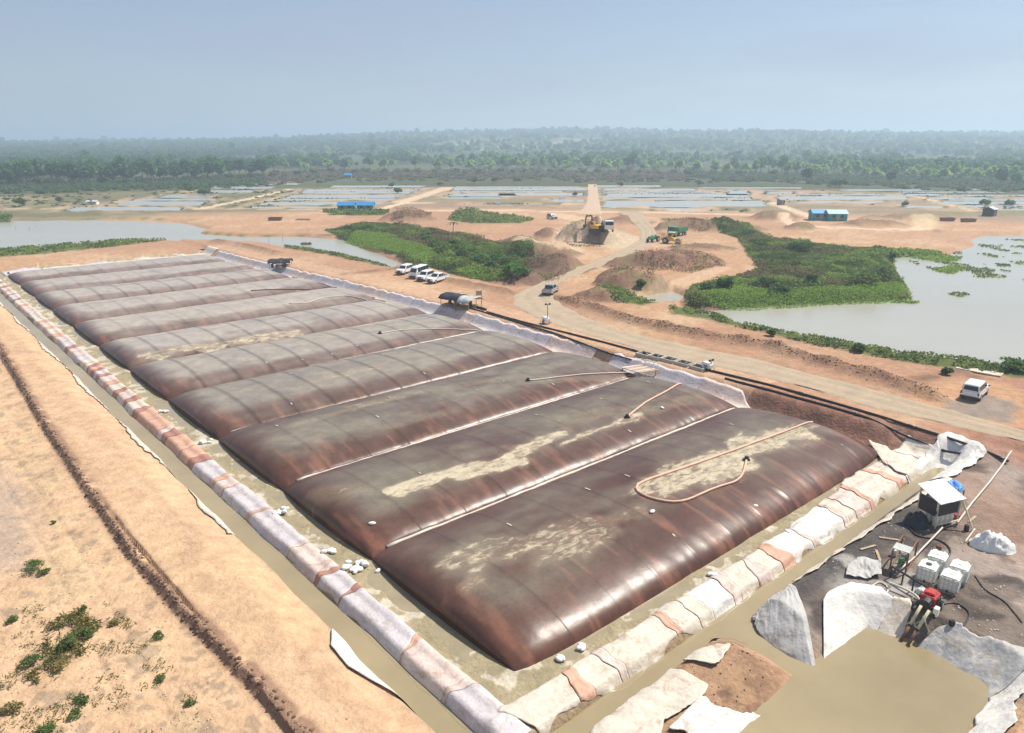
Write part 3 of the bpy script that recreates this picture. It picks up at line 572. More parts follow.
def bay_panel(i, a0f, a1f, k):
    b0, b1 = BAYS[i], BAYS[i + 1]; nb = 56 if i < 3 else 40; na = 18 if i < 3 else 11
    t = (1 - np.cos(np.linspace(0, math.pi, nb))) / 2; t = .6 * t + .4 * np.linspace(0, 1, nb)
    f = np.linspace(a0f, a1f, na)
    if k == 0: f = a0f + (a1f - a0f) * np.linspace(0, 1, na + 8) ** 1.8
    if k == NP - 1: f = a1f - (a1f - a0f) * np.linspace(1, 0, na + 8) ** 1.8
    f = np.r_[f[0], f[0] + .0014, f[1:-1], f[-1] - .0014, f[-1]]
    T, Fa = np.meshgrid(t, f, indexing='ij'); B_ = b0 + (b1 - b0) * T; wd = A1(B_) - A0(B_)
    A_ = A0(B_) + wd * Fa
    z = cover_h(A_, B_)
    bl = edge_bulge(T) * (1 - sm(0, .12, Fa)) * (1); A_ = A_ - bl
    if i == 0:
        fr = .55 * np.power(np.clip(1 - np.abs(2 * Fa - 1) ** 8, 0, 1), .8) * (1 - sm(0, .25, T)); B2 = B_ - fr
    else: B2 = B_
    # lapped weld: this panel's right hand edge stands proud on the next one
    lap = np.zeros(len(f)); lap[-2:] = .012; lap[0] = -.012
    if k == NP - 1: lap[-2:] = 0
    if k == 0: lap[0] = 0
    z = z + lap[None, :]
    z = np.where((Fa < 1e-6) | (Fa > 1 - 1e-6), np.minimum(z, -.12), z)
    if i == 0: z = np.where(T < 1e-6, -.12, z)
    # dust film, also carrying painted sky sheen: near faces darker, far bays greyer
    ga = np.gradient(cover_h(A0(B_) + wd * Fa, B_), axis=0) / np.maximum(np.gradient(B_, axis=0), 1e-3); flat = np.exp(-(ga / (.36 if i < 3 else .62)) ** 2) * sm(0, .07, Fa) * (1 - sm(.94, 1, Fa))
    flat = flat * (1 - .65 * sm(.30, .12, T))
    ax, bx = A_.ravel(), B_.ravel(); nz = fbm(ax * .45, bx, 1.6, 5, 210); nl = fbm(ax, bx, 7, 3, 211); st = fbm(ax * .12, bx * 1.0, .5, 3, 212); sb = fbm(ax * 1.2, bx * .2, .7, 3, 213)
    tone = np.random.default_rng(1000 + i * 40 + k).uniform(-.06, .06)
    farb = [.26, .40, .52, .85, .95, 1.1, 1.15, 1.0, .95, 1.1, 1.1][i]
    film = np.clip(flat.ravel() * (.35 + farb * .9 + 1.3 * (nl - .5) + 1.1 * (nz - .5) + tone), 0, 1)
    d = np.zeros(len(ax))
    for (pa, pb, qa, qb, w, s) in PATCH:
        if min(pb, qb) - 5 > b1 or max(pb, qb) + 5 < b0: continue
        ex, ey = qa - pa, qb - pb; l2 = ex * ex + ey * ey; tt = np.clip(((ax - pa) * ex + (bx - pb) * ey) / l2, 0, 1)
        dist = np.hypot(ax - pa - tt * ex, bx - pb - tt * ey) + 2.6 * w * (fbm(ax * .5, bx, 1.5, 4, 215) - .5)
        d = np.maximum(d, s * sm(w * 1.5, w * .75, dist))
    d = np.maximum(d, .55 * sm(.44, .68, nz) * flat.ravel() * farb)
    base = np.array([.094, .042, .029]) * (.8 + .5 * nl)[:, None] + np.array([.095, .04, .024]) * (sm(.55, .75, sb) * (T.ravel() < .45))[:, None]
    grey = np.array([.165, .148, .112]) * (1 - sm(1, 5, i)) + np.array([.40, .36, .315]) * sm(1, 5.5, i); tan = np.array([.47, .395, .275])
    c = base * (1 - film * .85)[:, None] + grey * (film * .85)[:, None]; c = c * (1 - .25 * d)[:, None] + tan * .25 * d[:, None]
    wl_ = np.zeros(T.shape); wl_[:, :2] = 1; wl_[:, -2:] = 1; c = c * (1 - (.34 if i in (3, 4, 5, 8) else .14) * wl_.ravel())[:, None]
    dA = (A_).ravel(); V = np.c_[dA, B2.ravel(), z.ravel()]
    me = np_mesh('panel', V, grid_faces(nb, len(f)), np.clip(c, .01, .8), {'dust': np.clip(film * .38 + d, 0, 1), 'silt': d * .60})
    o = link('panel', me, M['cover'], cover, True)
NP = 11
for i in range(NB):
    for k in range(NP): bay_panel(i, k / NP, (k + 1) / NP, k)
# sand filled weight tubes in the valleys
for i in range(1, NB):
    b = BAYS[i]; n = 60; aa = np.linspace(A0(b) + 1.2, A1(b) - 1.4, n); zz = cover_h(aa, np.full(n, b)) + .06
    mb = MB(); pts = [(x_, b + .12 * math.sin(x_ * .4 + i) * .5, z_ + .0) for x_, z_ in zip(aa, zz)]
    rr = [(.135, .135, .135, .10, .09)[min(i, 4)] * (1 if i < 4 else .6) + .04 * abs(math.sin(x_ * 1.1)) + .02 * random.random() for x_ in aa]
    mb.tube(pts, rr if i < 4 else .07, 8); mb.build('weight_tube', M['wtube'] if i < 4 else M['btube'], cover, smooth=True)
# little white weld tabs
for i in range(5):
    for k in range(10):
        for j in range(3):
            f = (k + 1) / NP; b = BAYS[i] + (BAYS[i + 1] - BAYS[i]) * (.12 + .28 * j + random.uniform(-.04, .04)); a = A0(b) + (A1(b) - A0(b)) * f + random.uniform(-.05, .05)
            z = float(cover_h(np.array([a]), np.array([b]))[0]) + .035; z2 = float(cover_h(np.array([a]), np.array([b + .5]))[0]) + .035
            if random.random() < .82: continue
            l = random.uniform(.25, .6); mb = MB(); mb.add([(a, b, z), (a + .10, b, z), (a + .10, b + l, z + (z2 - z) * l * 2), (a, b + l, z + (z2 - z) * l * 2), (a, b, z + .03), (a + .10, b, z + .03), (a + .10, b + l, z + .03 + (z2 - z) * l * 2), (a, b + l, z + .03 + (z2 - z) * l * 2)],
                   [(3, 2, 1, 0), (4, 5, 6, 7), (0, 1, 5, 4), (1, 2, 6, 5), (2, 3, 7, 6), (3, 0, 4, 7)]); mb.build('weld_patch', M['wtube'], cover)

# ================================================================ LINERS
def sheet(name, A, B, nu, nv, m, lift=.12, wr=.08, wdir=1.6, parent=None, seed=0, z=None, ragged=.3, thick=0.02, over=None, tilt=False):
    """a draped plastic sheet between two world polylines, laid over the ground"""
    A = resample(A, nu); B = resample(B, nu); t = np.linspace(0, 1, nv)
    def rag(L_, o):                            # torn edge: wanders smoothly along its length
        q = np.r_[0, np.cumsum(np.hypot(*np.diff(L_, axis=0).T))]; f = lambda k: (fbm(q, np.full(nu, 7.7 * k + seed), .9, 3, 360 + k) - .5)[:, None]
        return L_ + np.c_[f(o), f(o + 1)] * 2.2 * ragged
    A, B = rag(A, 0), rag(B, 2)
    P = A[None] * (1 - t)[:, None, None] + B[None] * t[:, None, None]
    x, y = P[..., 0], P[..., 1]
    U = np.linspace(0, 1, nu)[None, :] * np.linalg.norm(np.diff(A, axis=0), axis=1).sum(); Vv = t[:, None] * np.linalg.norm(B - A, axis=1).mean()
    U = np.broadcast_to(U, x.shape); Vv = np.broadcast_to(Vv, x.shape)
    w = np.abs(fbm(U.ravel() + seed * 31, Vv.ravel() * .5 + .18 * U.ravel(), 1 / wdir, 3, 300 + seed) - .5).reshape(x.shape) * 2
    zt = terrain(x, y) + lift + wr * (1 - w)
    if tilt: zt = zt - .14 * np.sin(np.linspace(0, math.pi, nu))[None, :] ** .7       # a fold sinks between its neighbours
    zt = zt + .8 * wr * (1 - np.abs(fbm((x * 1.0 + y * .4).ravel(), (y - x * .3).ravel(), 1.3, 4, 350 + seed) - .5).reshape(x.shape) * 4)
    zt = np.maximum(zt, terrain(x, y) + .025)
    zt = zt + .25 * wr * (fbm(x.ravel(), y.ravel(), .5, 2, 340 + seed).reshape(x.shape) - .5)
    V = np.c_[x.ravel(), y.ravel(), zt.ravel()]; n = len(V); F = grid_faces(nv, nu)
    if parent is not None:
        V[:, 0] -= parent.location.x; V[:, 1] -= parent.location.y; V[:, 2] -= parent.location.z
    # give the sheet a thickness along its free edges
    V2 = V.copy(); V2[:, 2] -= thick
    idx = np.arange(n).reshape(nv, nu); loop = np.r_[idx[0], idx[1:, -1], idx[-1, ::-1][1:], idx[::-1, 0][1:-1]]
    nx = np.roll(loop, -1); Fs = np.c_[loop, loop + n, nx + n, nx]
    me = np_mesh(name, np.vstack([V, V2]), np.vstack([F, Fs]))
    o = link(name, me, m, parent, True); return o
def ABs(l): return [AB(*q) for q in l]
# berm sheets, left side then front: one continuous skin cut into its sheets, the joints sunk into folds
def skin(parent, bounds, mats, folds, inn, out, res, nv, amp, seed, prefer_b):
    bs = [q[0] for q in bounds]
    for k, (s0, s1) in enumerate(bounds):
        n = max(6, int((s1 - s0) * res)); t = np.linspace(0, 1, nv); jl, jr = joint(k, t, seed, s0), joint(k + 1, t, seed, s1)
        if folds[k]: jr = np.maximum(jr, jl + .10)
        elif k and folds[k - 1]: jl = np.maximum(jl, joint(k - 1, t, seed, bounds[k - 1][0]) + .10)
        T_ = np.repeat(t[:, None], n, 1); U = jl[:, None] + (jr - jl)[:, None] * np.linspace(0, 1, n)[None, :]
        ui, uo = inn(U), out(U); c = ui * (1 - T_) + uo * T_
        A_, B_ = (c, U) if prefer_b else (U, c)
        X = P0[0] + A_ * E1[0] + B_ * E2[0]; Y = P0[1] + A_ * E1[1] + B_ * E2[1]
        cr = np.abs(fbm((U * 1.9 + .5 * T_ * math.sin(seed)).ravel(), (T_ * .8 + U * .15).ravel(), .55, 3, 300 + seed) - .5).reshape(U.shape) * 2
        cr2 = np.abs(fbm((U + 1.2 * T_).ravel(), (T_ * 2.2 - U * .4).ravel(), .8, 3, 310 + seed) - .5).reshape(U.shape) * 2
        fr = fbm(U.ravel(), T_.ravel() * 2, 3.0, 2, 320 + seed).reshape(U.shape)
        x_ = np.repeat(np.linspace(0, 1, n)[None, :], nv, 0); e = np.minimum(x_, 1 - x_) * (s1 - s0)
        z = terrain(X, Y) + .09 + amp * ((1 - cr) * (1.6 if folds[k] else .55) + .5 * (1 - cr2)) * (.5 + fr)
        z += -.08 * np.sin(math.pi * x_) ** .6 * (1 if folds[k] else 0) - .012 * np.exp(-(e / .04) ** 2) + .05 * (1 if folds[k] else 0) * np.exp(-((x_ - .3) / .12) ** 2)
        z = np.where(T_ > .98, np.maximum(z - .06, -.49), z)
        V = np.c_[X.ravel(), Y.ravel(), z.ravel()] - np.array(parent.location); nn = len(V); V2 = V.copy(); V2[:, 2] -= .02
        idx = np.arange(nn).reshape(U.shape); loop = np.r_[idx[0], idx[1:, -1], idx[-1, ::-1][1:], idx[::-1, 0][1:-1]]; nx = np.roll(loop, -1)
        link('liner_sheet', np_mesh('liner_sheet', np.vstack([V, V2]), np.vstack([grid_faces(*U.shape), np.c_[loop, loop + nn, nx + nn, nx]])), M['ln_' + mats[k]], parent, True)
def joint(k, t, seed, s):                     # each joint runs askew down the slope
    r = random.Random(k * 77 + seed); return s + r.uniform(-.9, .9) * (t - .5) + .16 * (fbm(t * 1.0, np.full(len(t), k * 3.1), .35, 3, 340 + seed) - .5) * 2
def v1(x, sc, s): return fbm(np.asarray(x, float).ravel(), np.zeros(np.size(x)), sc, 3, s).reshape(np.shape(x)) - .5
lb = thing('berm_liner', 'long row of lavender and rust stained liner sheets over the berm left of the cover', 'liner', (*AB(-3.5, 60), 0))
rs = random.Random(3); bcur = -3.9; bounds, mats, folds = [], [], []; k = 0
while bcur < 158:
    f = k % 2 == 1
    if bcur < 36: nmz, ln = (rs.choice(['lav', 'lav', 'pink']), rs.uniform(1.4, 7.0)) if not f else (rs.choice(['salm', 'pink', 'lav', 'rose', 'salm']), rs.uniform(.15, .8))
    elif bcur < 78: nmz, ln = (rs.choice(['pink', 'crea', 'lav', 'salm']), rs.uniform(1.2, 3.0)) if not f else (rs.choice(['rose', 'salm', 'rose']), rs.uniform(.6, 1.5))
    else: nmz, ln = (rs.choice(['lav', 'crea', 'pink']), rs.uniform(2.6, 5)) if not f else (rs.choice(['pink', 'salm', 'rose', 'crea']), rs.uniform(1.0, 2.0))
    bounds.append((bcur, bcur + ln)); mats.append(nmz); folds.append(f); bcur += ln; k += 1
skin(lb, bounds, mats, folds, lambda b: A0(b) - 2.2 + .5 * v1(b, 2.5, 330), lambda b: A0(b) - 4.05 + .9 * v1(b, 3.5, 331), 5, 14, .035, 1, True)
fb = thing('berm_liner', 'crumpled cream and pink liner sheets over the berm along the front edge of cover', 'liner', (*AB(20, -3), 0))
acur = -2.2; bounds, mats, folds = [], [], []; k = 0
while acur < 46:
    f = k % 2 == 1
    if f: nmz, ln = (rs.choice(['crea', 'pink', 'salm', 'pink', 'whit', 'pink']), rs.uniform(.25, 1.3))
    else: nmz, ln = (rs.choice(['pink', 'crea', 'lav']) if acur < 8 else rs.choice(['crea', 'whit', 'crea', 'crea', 'pink']), rs.uniform(1.2, 5.0))
    bounds.append((acur, acur + ln)); mats.append(nmz); folds.append(f); acur += ln; k += 1
skin(fb, bounds, mats, folds, lambda a: -1.75 + 1.1 * sm(22, 38, a) + .8 * v1(a, 2.0, 332), lambda a: -3.95 + .8 * v1(a, 2.2, 333), 9, 18, .065, 2, False)
# liner on the bank beside the haul road
rb = thing('bank_liner', 'long pinkish grey liner sloping from the cover up to the haul road', 'liner', (*AB(45, 80), 0))
bcur = 12.6; k = 0
while bcur < 160:
    ln = 8.5; b1 = min(bcur + ln, 160)
    if bcur < 36 < b1: b1 = 34.6
    bot = [(A1(b) - .35, b) for b in np.linspace(bcur - .1, b1 + .1, 6)]; top = [(A1(b) + np.interp(b, [12.6, 16.5], [.3, 2.6]) + .12 * math.sin(b * 2.1), b) for b in np.linspace(bcur - .1, b1 + .1, 6)]
    sheet('liner_sheet', ABs(bot), ABs(top), 26, 12, M['ln_lav' if k % 3 else 'ln_pink'], .05 + (.03 if k % 2 else 0), .05, 1.0, rb, 120 + k, ragged=.12)
    bcur = b1 if abs(b1 - 34.6) > .01 else 37.6; k += 1
bl = thing('end_liner', 'whitish liner strip along the far end of the cover', 'liner', (*AB(20, 166), 0))
for k in range(6):
    a0 = -3 + k * 7.5; a1 = a0 + 7.7
    bot = [(a, 162.4) for a in np.linspace(a0, a1, 6)]; top = [(a, 168.6 + .5 * math.sin(a * .8)) for a in np.linspace(a0, a1, 6)]
    sheet('liner_sheet', ABs(bot), ABs(top), 18, 10, M['ln_crea' if k % 2 else 'ln_lav'], .05 + (.03 if k % 2 else 0), .06, .8, bl, 150 + k, ragged=.3)
# outer ditch edges and pond liners
def one_sheet(label, Apx, Bpx, z, m, nu=40, nv=16, wr=.1, wd=1.6, seed=0, **k):
    return tagset(sheet('liner_sheet', Gs(Apx, z), Gs(Bpx, z), nu, nv, m, wr=wr, wdir=wd, seed=seed, **k), label, 'liner')
tagset(sheet('ditch_edge_liner', ABs([(A0(b) - 5.25 - .2 * math.sin(b * .45), b) for b in np.linspace(24, 152, 60)]), ABs([(A0(b) - 5.85 - .3 * math.sin(b * .3), b) for b in np.linspace(24, 152, 60)]), 260, 5, M['ln_crea'], .05, .05, 1.0, seed=160), 'narrow cream liner edge along the outer bank of the left ditch', 'liner')
one_sheet('leaf shaped white liner flap on the sandy bank at bottom of the ditch', [(332, 624), (338, 634), (362, 656), (400, 690), (446, 722)], [(333, 624), (331, 650), (348, 672), (385, 690), (447, 723)], .0, M['ln_whit'], 40, 9, .04, 1.0, 161, ragged=.05)
one_sheet('grey and white pleated liner fan between the front ditch and the brown bank', [(752, 607), (762, 603), (775, 597), (790, 588), (791, 588)], [(752, 612), (765, 632), (785, 645), (808, 656), (816, 659)], .2, M['ln_grey'], 90, 30, .09, 2.4, 162)
one_sheet('large smooth white liner slab sloping into the brown settling pond', [(822, 608), (832, 596), (850, 590), (880, 595), (893, 606)], [(826, 656), (838, 645), (850, 637), (866, 628), (872, 625)], .3, M['ln_whit'], 60, 40, .045, .9, 163, ragged=.15)
one_sheet('short pleated liner panel beside the suction pipes of the pump', [(894, 606), (900, 607), (906, 610), (909, 615)], [(872, 626), (882, 629), (894, 634), (901, 637)], .2, M['ln_crea'], 50, 22, .06, 2.6, 164)
one_sheet('grey pleated liner bank along the far side of the brown settling pond', [(936, 628), (950, 629), (975, 642), (1000, 651), (1040, 668)], [(910, 638), (930, 646), (955, 661), (980, 677), (994, 687)], .3, M['ln_grey'], 140, 30, .08, 1.8, 165)
one_sheet('pale liner bank with dark weights on right side of the settling pond', [(1040, 670), (1026, 690), (1016, 712), (1006, 735), (1000, 760)], [(994, 688), (985, 703), (976, 716), (962, 735), (952, 760)], .3, M['ln_whit'], 80, 26, .06, 1.6, 166)
one_sheet('dusty white liner sheet by the front ditch at the bottom edge', [(668, 672), (655, 684), (630, 700), (600, 722), (575, 745)], [(708, 690), (700, 705), (685, 715), (668, 730), (655, 750)], .2, M['ln_crea'], 80, 30, .06, 1.8, 167, ragged=.3)
one_sheet('wedge of white liner next to the settling pond at the bottom edge', [(700, 707), (725, 706), (768, 704)], [(668, 738), (705, 742), (742, 740)], .2, M['ln_whit'], 70, 30, .06, 2.0, 168)
one_sheet('small torn cream liner piece lying alone on the brown bank', [(684, 654), (695, 648), (712, 647), (731, 650)], [(686, 658), (698, 663), (714, 669), (730, 653)], .45, M['ln_crea'], 22, 12, .10, 1.6, 169)
one_sheet('sagging pale liner pocket in the corner below the road bank', [(905, 462), (925, 450), (945, 443), (965, 447), (985, 460)], [(902, 470), (930, 478), (945, 482), (957, 478), (984, 461)], .6, M['ln_whit'], 60, 24, .07, 1.6, 170)
one_sheet('cream liner apron at the far right corner of the cover', [(868, 440), (885, 446), (905, 455), (925, 470)], [(882, 462), (890, 466), (905, 474), (922, 474)], .3, M['ln_crea'], 30, 14, .12, 1.8, 171)
one_sheet('thin pale liner strip lining the front ditch beside the working pad', [(944, 482), (930, 492), (905, 506), (870, 530), (830, 556), (795, 582)], [(952, 486), (936, 497), (908, 513), (876, 532), (834, 559), (797, 585)], .3, M['ln_crea'], 90, 6, .06, 1.4, 172)
one_sheet('crumpled greyish plastic scrap lying on the wet working pad', [(845, 566), (860, 560), (880, 562)], [(850, 578), (866, 580), (884, 578)], .8, M['ln_grey'], 40, 30, .15, 2.0, 173)
one_sheet('reddish liner lip curling over the ditch mouth by the settling pond', [(690, 630), (705, 632), (730, 633), (745, 635)], [(688, 633), (700, 638), (725, 637), (748, 640)], .35, M['ln_rose'], 30, 8, .10, 2, 175)
# ================================================================ PIPES, HOSES, BAGS ON AND AROUND THE COVER
def hose(label, px, z, r, m, cat='hose', name='drain_hose', oncover=True, pump=None, wob=.12, n=60, it=3):
    P = np.array([G(u, v, z) for u, v in px]); P = smooth_line(P, n, it)
    a, b = toab(P[:, 0], P[:, 1]); g = terrain(P[:, 0], P[:, 1])
    inside = (a > A0(b) + .2) & (a < A1(b) - .2) & (b > .2) & (b < BAYS[-1])
    zz = np.where(inside, cover_h(a, b), g)
    zz = np.maximum(zz, g) + r * .8
    pts = [(x, y, q + random.uniform(0, .02)) for (x, y), q in zip(P, zz)]
    t = thing(name, label, cat, pts[0]); o = Vector(pts[0])
    mb = MB(); mb.tube([Vector(p) - o for p in pts], r, 7); mb.build('hose_run', m, t, smooth=True)
    if pump:
        e = Vector(pts[0 if pump == 'a' else -1]) - o; mb = MB(); mb.lath = None
        mb.tube([e + Vector((0, 0, -.05)), e + Vector((0, 0, .28))], [.2, .16], 10); mb.box(e.x - .28, e.y - .14, e.z - .06, e.x + .28, e.y + .14, e.z + .04); mb.build('pump', M['black'], t)
    return t
hose('pink hose looped over the nearest bay of the cover ending in a small pump', [(812, 424), (760, 444), (700, 466), (640, 486), (632, 491), (636, 497), (652, 504), (678, 507), (700, 497), (722, 487), (738, 484), (744, 474), (746, 463)], 1.5, .095, M['hose'], pump='b')
hose('pink hose running from the liner bank onto the second bay', [(681, 385), (664, 395), (645, 405), (632, 415), (627, 419)], 1.5, .10, M['hose'], pump='b')
hose('thin pale hose lying along the third bay from the valve row', [(640, 366), (620, 370), (580, 375), (545, 380), (528, 382)], 1.5, .075, M['hosew'], pump='b')
hose('pale hose across the fifth bay with black end fitting', [(482, 325), (460, 327), (430, 329), (400, 331), (380, 334)], 1.5, .075, M['hosew'], pump='b')
hose('curved pale hose resting on the seventh bay', [(386, 302), (370, 296), (345, 295), (325, 297), (305, 302), (289, 303)], 1.5, .08, M['hosew'])
hose('short reddish hose lying on the eighth bay', [(337, 285), (318, 285), (290, 287), (262, 289), (251, 290)], 1.5, .10, M['rust'])
# standing riser on the front bay
a_, b_ = ABp(744, 478, 1.5)
# two black pipes beside the haul road
def pipe_line(label, px, z, r, off, cat='pipe', name='black_pipe', m='pipe', n=90, lift=0.0, joints=True):
    P = smooth_line(Gs(px, z), n, 4); g = terrain(P[:, 0], P[:, 1]); g = np.convolve(np.r_[[g[0]] * 6, g, [g[-1]] * 6], np.ones(13) / 13, 'valid')
    t = thing(name, label, cat, (P[0][0], P[0][1], g[0])); o = Vector(t.location)
    pts = [Vector((p[0], p[1], q + r + lift)) - o for p, q in zip(P, g)]
    mb = MB(); mb.tube(pts, r, 8); mb.build('pipe_run', M[m], t, smooth=True)
    if joints:
        for k in range(8, n - 4, 14):
            mb = MB(); mb.tube([pts[k], pts[k + 1]], r * 1.25, 8); mb.build('coupling', M[m], t, smooth=True)
    return t
pipe_line('black gas pipe nearer the haul road passing the two white machines', [(487, 313), (512, 320), (544, 328), (612, 345), (644, 354), (700, 369), (768, 385), (870, 414), (985, 447), (1009, 457)], 1.6, .13, 0)
pipe_line('second black gas pipe next to the red bank ending before the working pad', [(725, 379), (800, 399), (870, 419), (940, 439), (985, 451)], 1.6, .12, 0)
pipe_line('short black pipe length lying beside the dark tarp shelter', [(472, 307), (486, 311)], 1.6, .2, 0, n=12, joints=False)
pipe_line('second black gas pipe along the liner edge below the valve row', [(470, 309), (545, 331), (610, 351), (632, 357)], 1.6, .11, 0)
pipe_line('thin pale pipe running from the pipe corner down to the grey roofed shed', [(1010, 457), (990, 483), (972, 504), (957, 524)], .9, .07, 0, m='hosew', joints=False, lift=.25)
pipe_line('thin pale pipe between the grey roofed shed and the rusty frame', [(942, 530), (925, 548), (912, 562), (896, 575)], .8, .06, 0, m='hosew', joints=False, lift=.25)
pipe_line('thin pale rod lying on the pad left of the white tarp heap', [(965, 541), (975, 528)], .8, .05, 0, n=8, m='hosew', joints=False)
pipe_line('dark pipe along the far end of the cover by the shelter', [(292, 271), (320, 277), (350, 287), (375, 291)], 1.4, .12, 0, n=40, joints=False)

def on(u, v, z=1.0, it=3):
    """where the line of sight through a surveyed photo point meets the ground"""
    hs = np.linspace(8.0, -2.0, 260); P = np.array([G(u, v, h) for h in hs]); t = terrain(P[:, 0], P[:, 1]); k = np.argmax(hs <= t)
    return (float(P[k, 0]), float(P[k, 1]), float(t[k]))
# sandbags
def sandbags(px, n, spread, label, group, z=.0):
    cx_, cy_ = G(*px, z); g = T1(cx_, cy_); first = None
    for k in range(n):
        an = random.uniform(0, 6.28); rr = spread * math.sqrt(random.random()); x = cx_ + rr * math.cos(an) * E1[1] * 1.5 + rr * .4 * math.sin(an); y = cy_ + rr * math.sin(an)
        mb = MB(); mb.blob((0, 0, .1), (.25, .16, .11), random.randint(0, 999), 2, .08); o = mb.build('sandbag', M['bag'], smooth=True)
        o.location = (x, y, max(T1(x, y), -.03) + (.02 if k < n * .7 else .18)); o.rotation_euler = (0, 0, random.uniform(0, 3.1)); tagset(o, label, 'sandbag', group)
sandbags((355, 568), 22, .75, 'white sandbag in the largest heap beside the left edge of the cover', 'sandbags in the largest heap')
sandbags((329, 553), 6, .35, 'white sandbag in the small middle heap beside the berm liner', 'sandbags in the small middle heap')
sandbags((282, 513), 12, .55, 'white sandbag in the heap at the end of the second bay seam', 'sandbags in the heap at the second seam')
sandbags((206, 443), 7, .5, 'white sandbag in the heap beside the fourth bay', 'sandbags in the heap at the fourth bay')
sandbags((161, 413), 5, .45, 'white sandbag by the far heap beside the fifth bay', 'sandbags in the far heap')
for k, (u, v, w) in enumerate([(712, 575, 'below the front edge of the cover'), (582, 648, 'near the front corner of the cover'), (561, 659, 'nearest the front corner of the cover'), (787, 534, 'close to the right part of the front edge')]):
    sandbags((u, v), 3, .2, 'white sandbag in a little clump ' + w, 'sandbag clump %s' % w)
for k, (u, v) in enumerate([(372, 523), (377, 552), (318, 499), (755, 500), (652, 516), (662, 410)]):
    x, y = G(u, v, 1.4); a, b = toab(x, y); z = float(cover_h(np.array([float(a)]), np.array([float(b)]))[0])
    mb = MB(); mb.blob((0, 0, .06), (.28, .17, .10), k, 2, .08); o = mb.build('sandbag', M['bag'], smooth=True); o.location = (x, y, z + .02); o.rotation_euler = (0, 0, k); tagset(o, 'single white sandbag weighing down the cover top', 'sandbag', 'single sandbags on the cover')
# dark anchor blocks along the far end
for k in range(17):
    (x, y) = AB(A0(164) + .3 + k * 2.45, 164.2); z = T1(x, y) + .08
    mb = MB(); mb.box(-.22, -.22, 0, .22, .22, .42, .05, .05); o = mb.build('anchor_block', M['rust'], bevel=.03); o.location = (x, y, z); o.rotation_euler = (0, 0, ROT)
    tagset(o, 'small dark anchor block in the row along the far end of the cover', 'block', 'anchor blocks along the far end')

# valve pits by the liner bank
for k, (u, v) in enumerate([(645, 356), (656.5, 358.5), (670, 361.5), (684, 365), (699, 369)]):
    x, y, z = on(u, v, 1.6); t = thing('valve_pit', 'cream edged open valve pit, %s of the row beside the haul road' % ['first and farthest', 'second', 'third', 'fourth', 'fifth and nearest'][k], 'valve pit', (x, y, z), ROT + math.pi / 2, 'valve pits beside the haul road')
    w, l = .75, .95
    for nm, bx in (('side_wall', (-l, -w, -.05, l, -w + .16, .38)), ('side_wall', (-l, w - .16, -.05, l, w, .38)), ('end_wall', (-l, -w + .162, -.05, -l + .16, w - .162, .377)), ('end_wall', (l - .16, -w + .162, -.05, l, w - .162, .377))):
        mb = MB(); mb.box(*bx); mb.build(nm, M['conc'], t, bevel=.02)
    mb = MB(); mb.box(-l + .165, -w + .165, -.03, l - .165, w - .165, .05); mb.build('pit_floor', M['black'], t)
    mb = MB(); mb.tube([(-.3, 0, .05), (-.3, 0, .35)], .09, 8); mb.tube([(-.3, -.25, .36), (-.3, .25, .36)], .05, 8); mb.build('valve', M['steel'], t)
x, y, z = on(640, 364, 1.2)
t = thing('timber_landing', 'pale timber landing jutting from the bank over the cover by the valve pits', 'platform', (*G(640, 366, 1.6), 1.15), ROT)
for k in range(6):
    mb = MB(); mb.box(-1.9, -1.5 + k * .5, .1, 1.7, -1.06 + k * .5, .17); o = mb.build('plank', M['ln_pink' if k % 2 else 'wood'], t, bevel=.01); o.rotation_euler = (0, .10, 0)
for sx, sy in ((-1.6, -1.3), (-1.6, 1.3), (1.4, -1.3), (1.4, 1.3)):
    mb = MB(); mb.tube([(sx, sy, -1.0), (sx, sy, .1 - sx * .1)], .07, 6); mb.build('post', M['wood'], t)
mb = MB()
for q in range(5): mb.tube([(1.75, -1.3 + q * .65, .0), (1.75, -1.3 + q * .65, .75)], .04, 6)
mb.tube([(1.75, -1.3, .75), (1.75, 1.3, .75)], .04, 6); mb.build('railing', M['bag'], t)

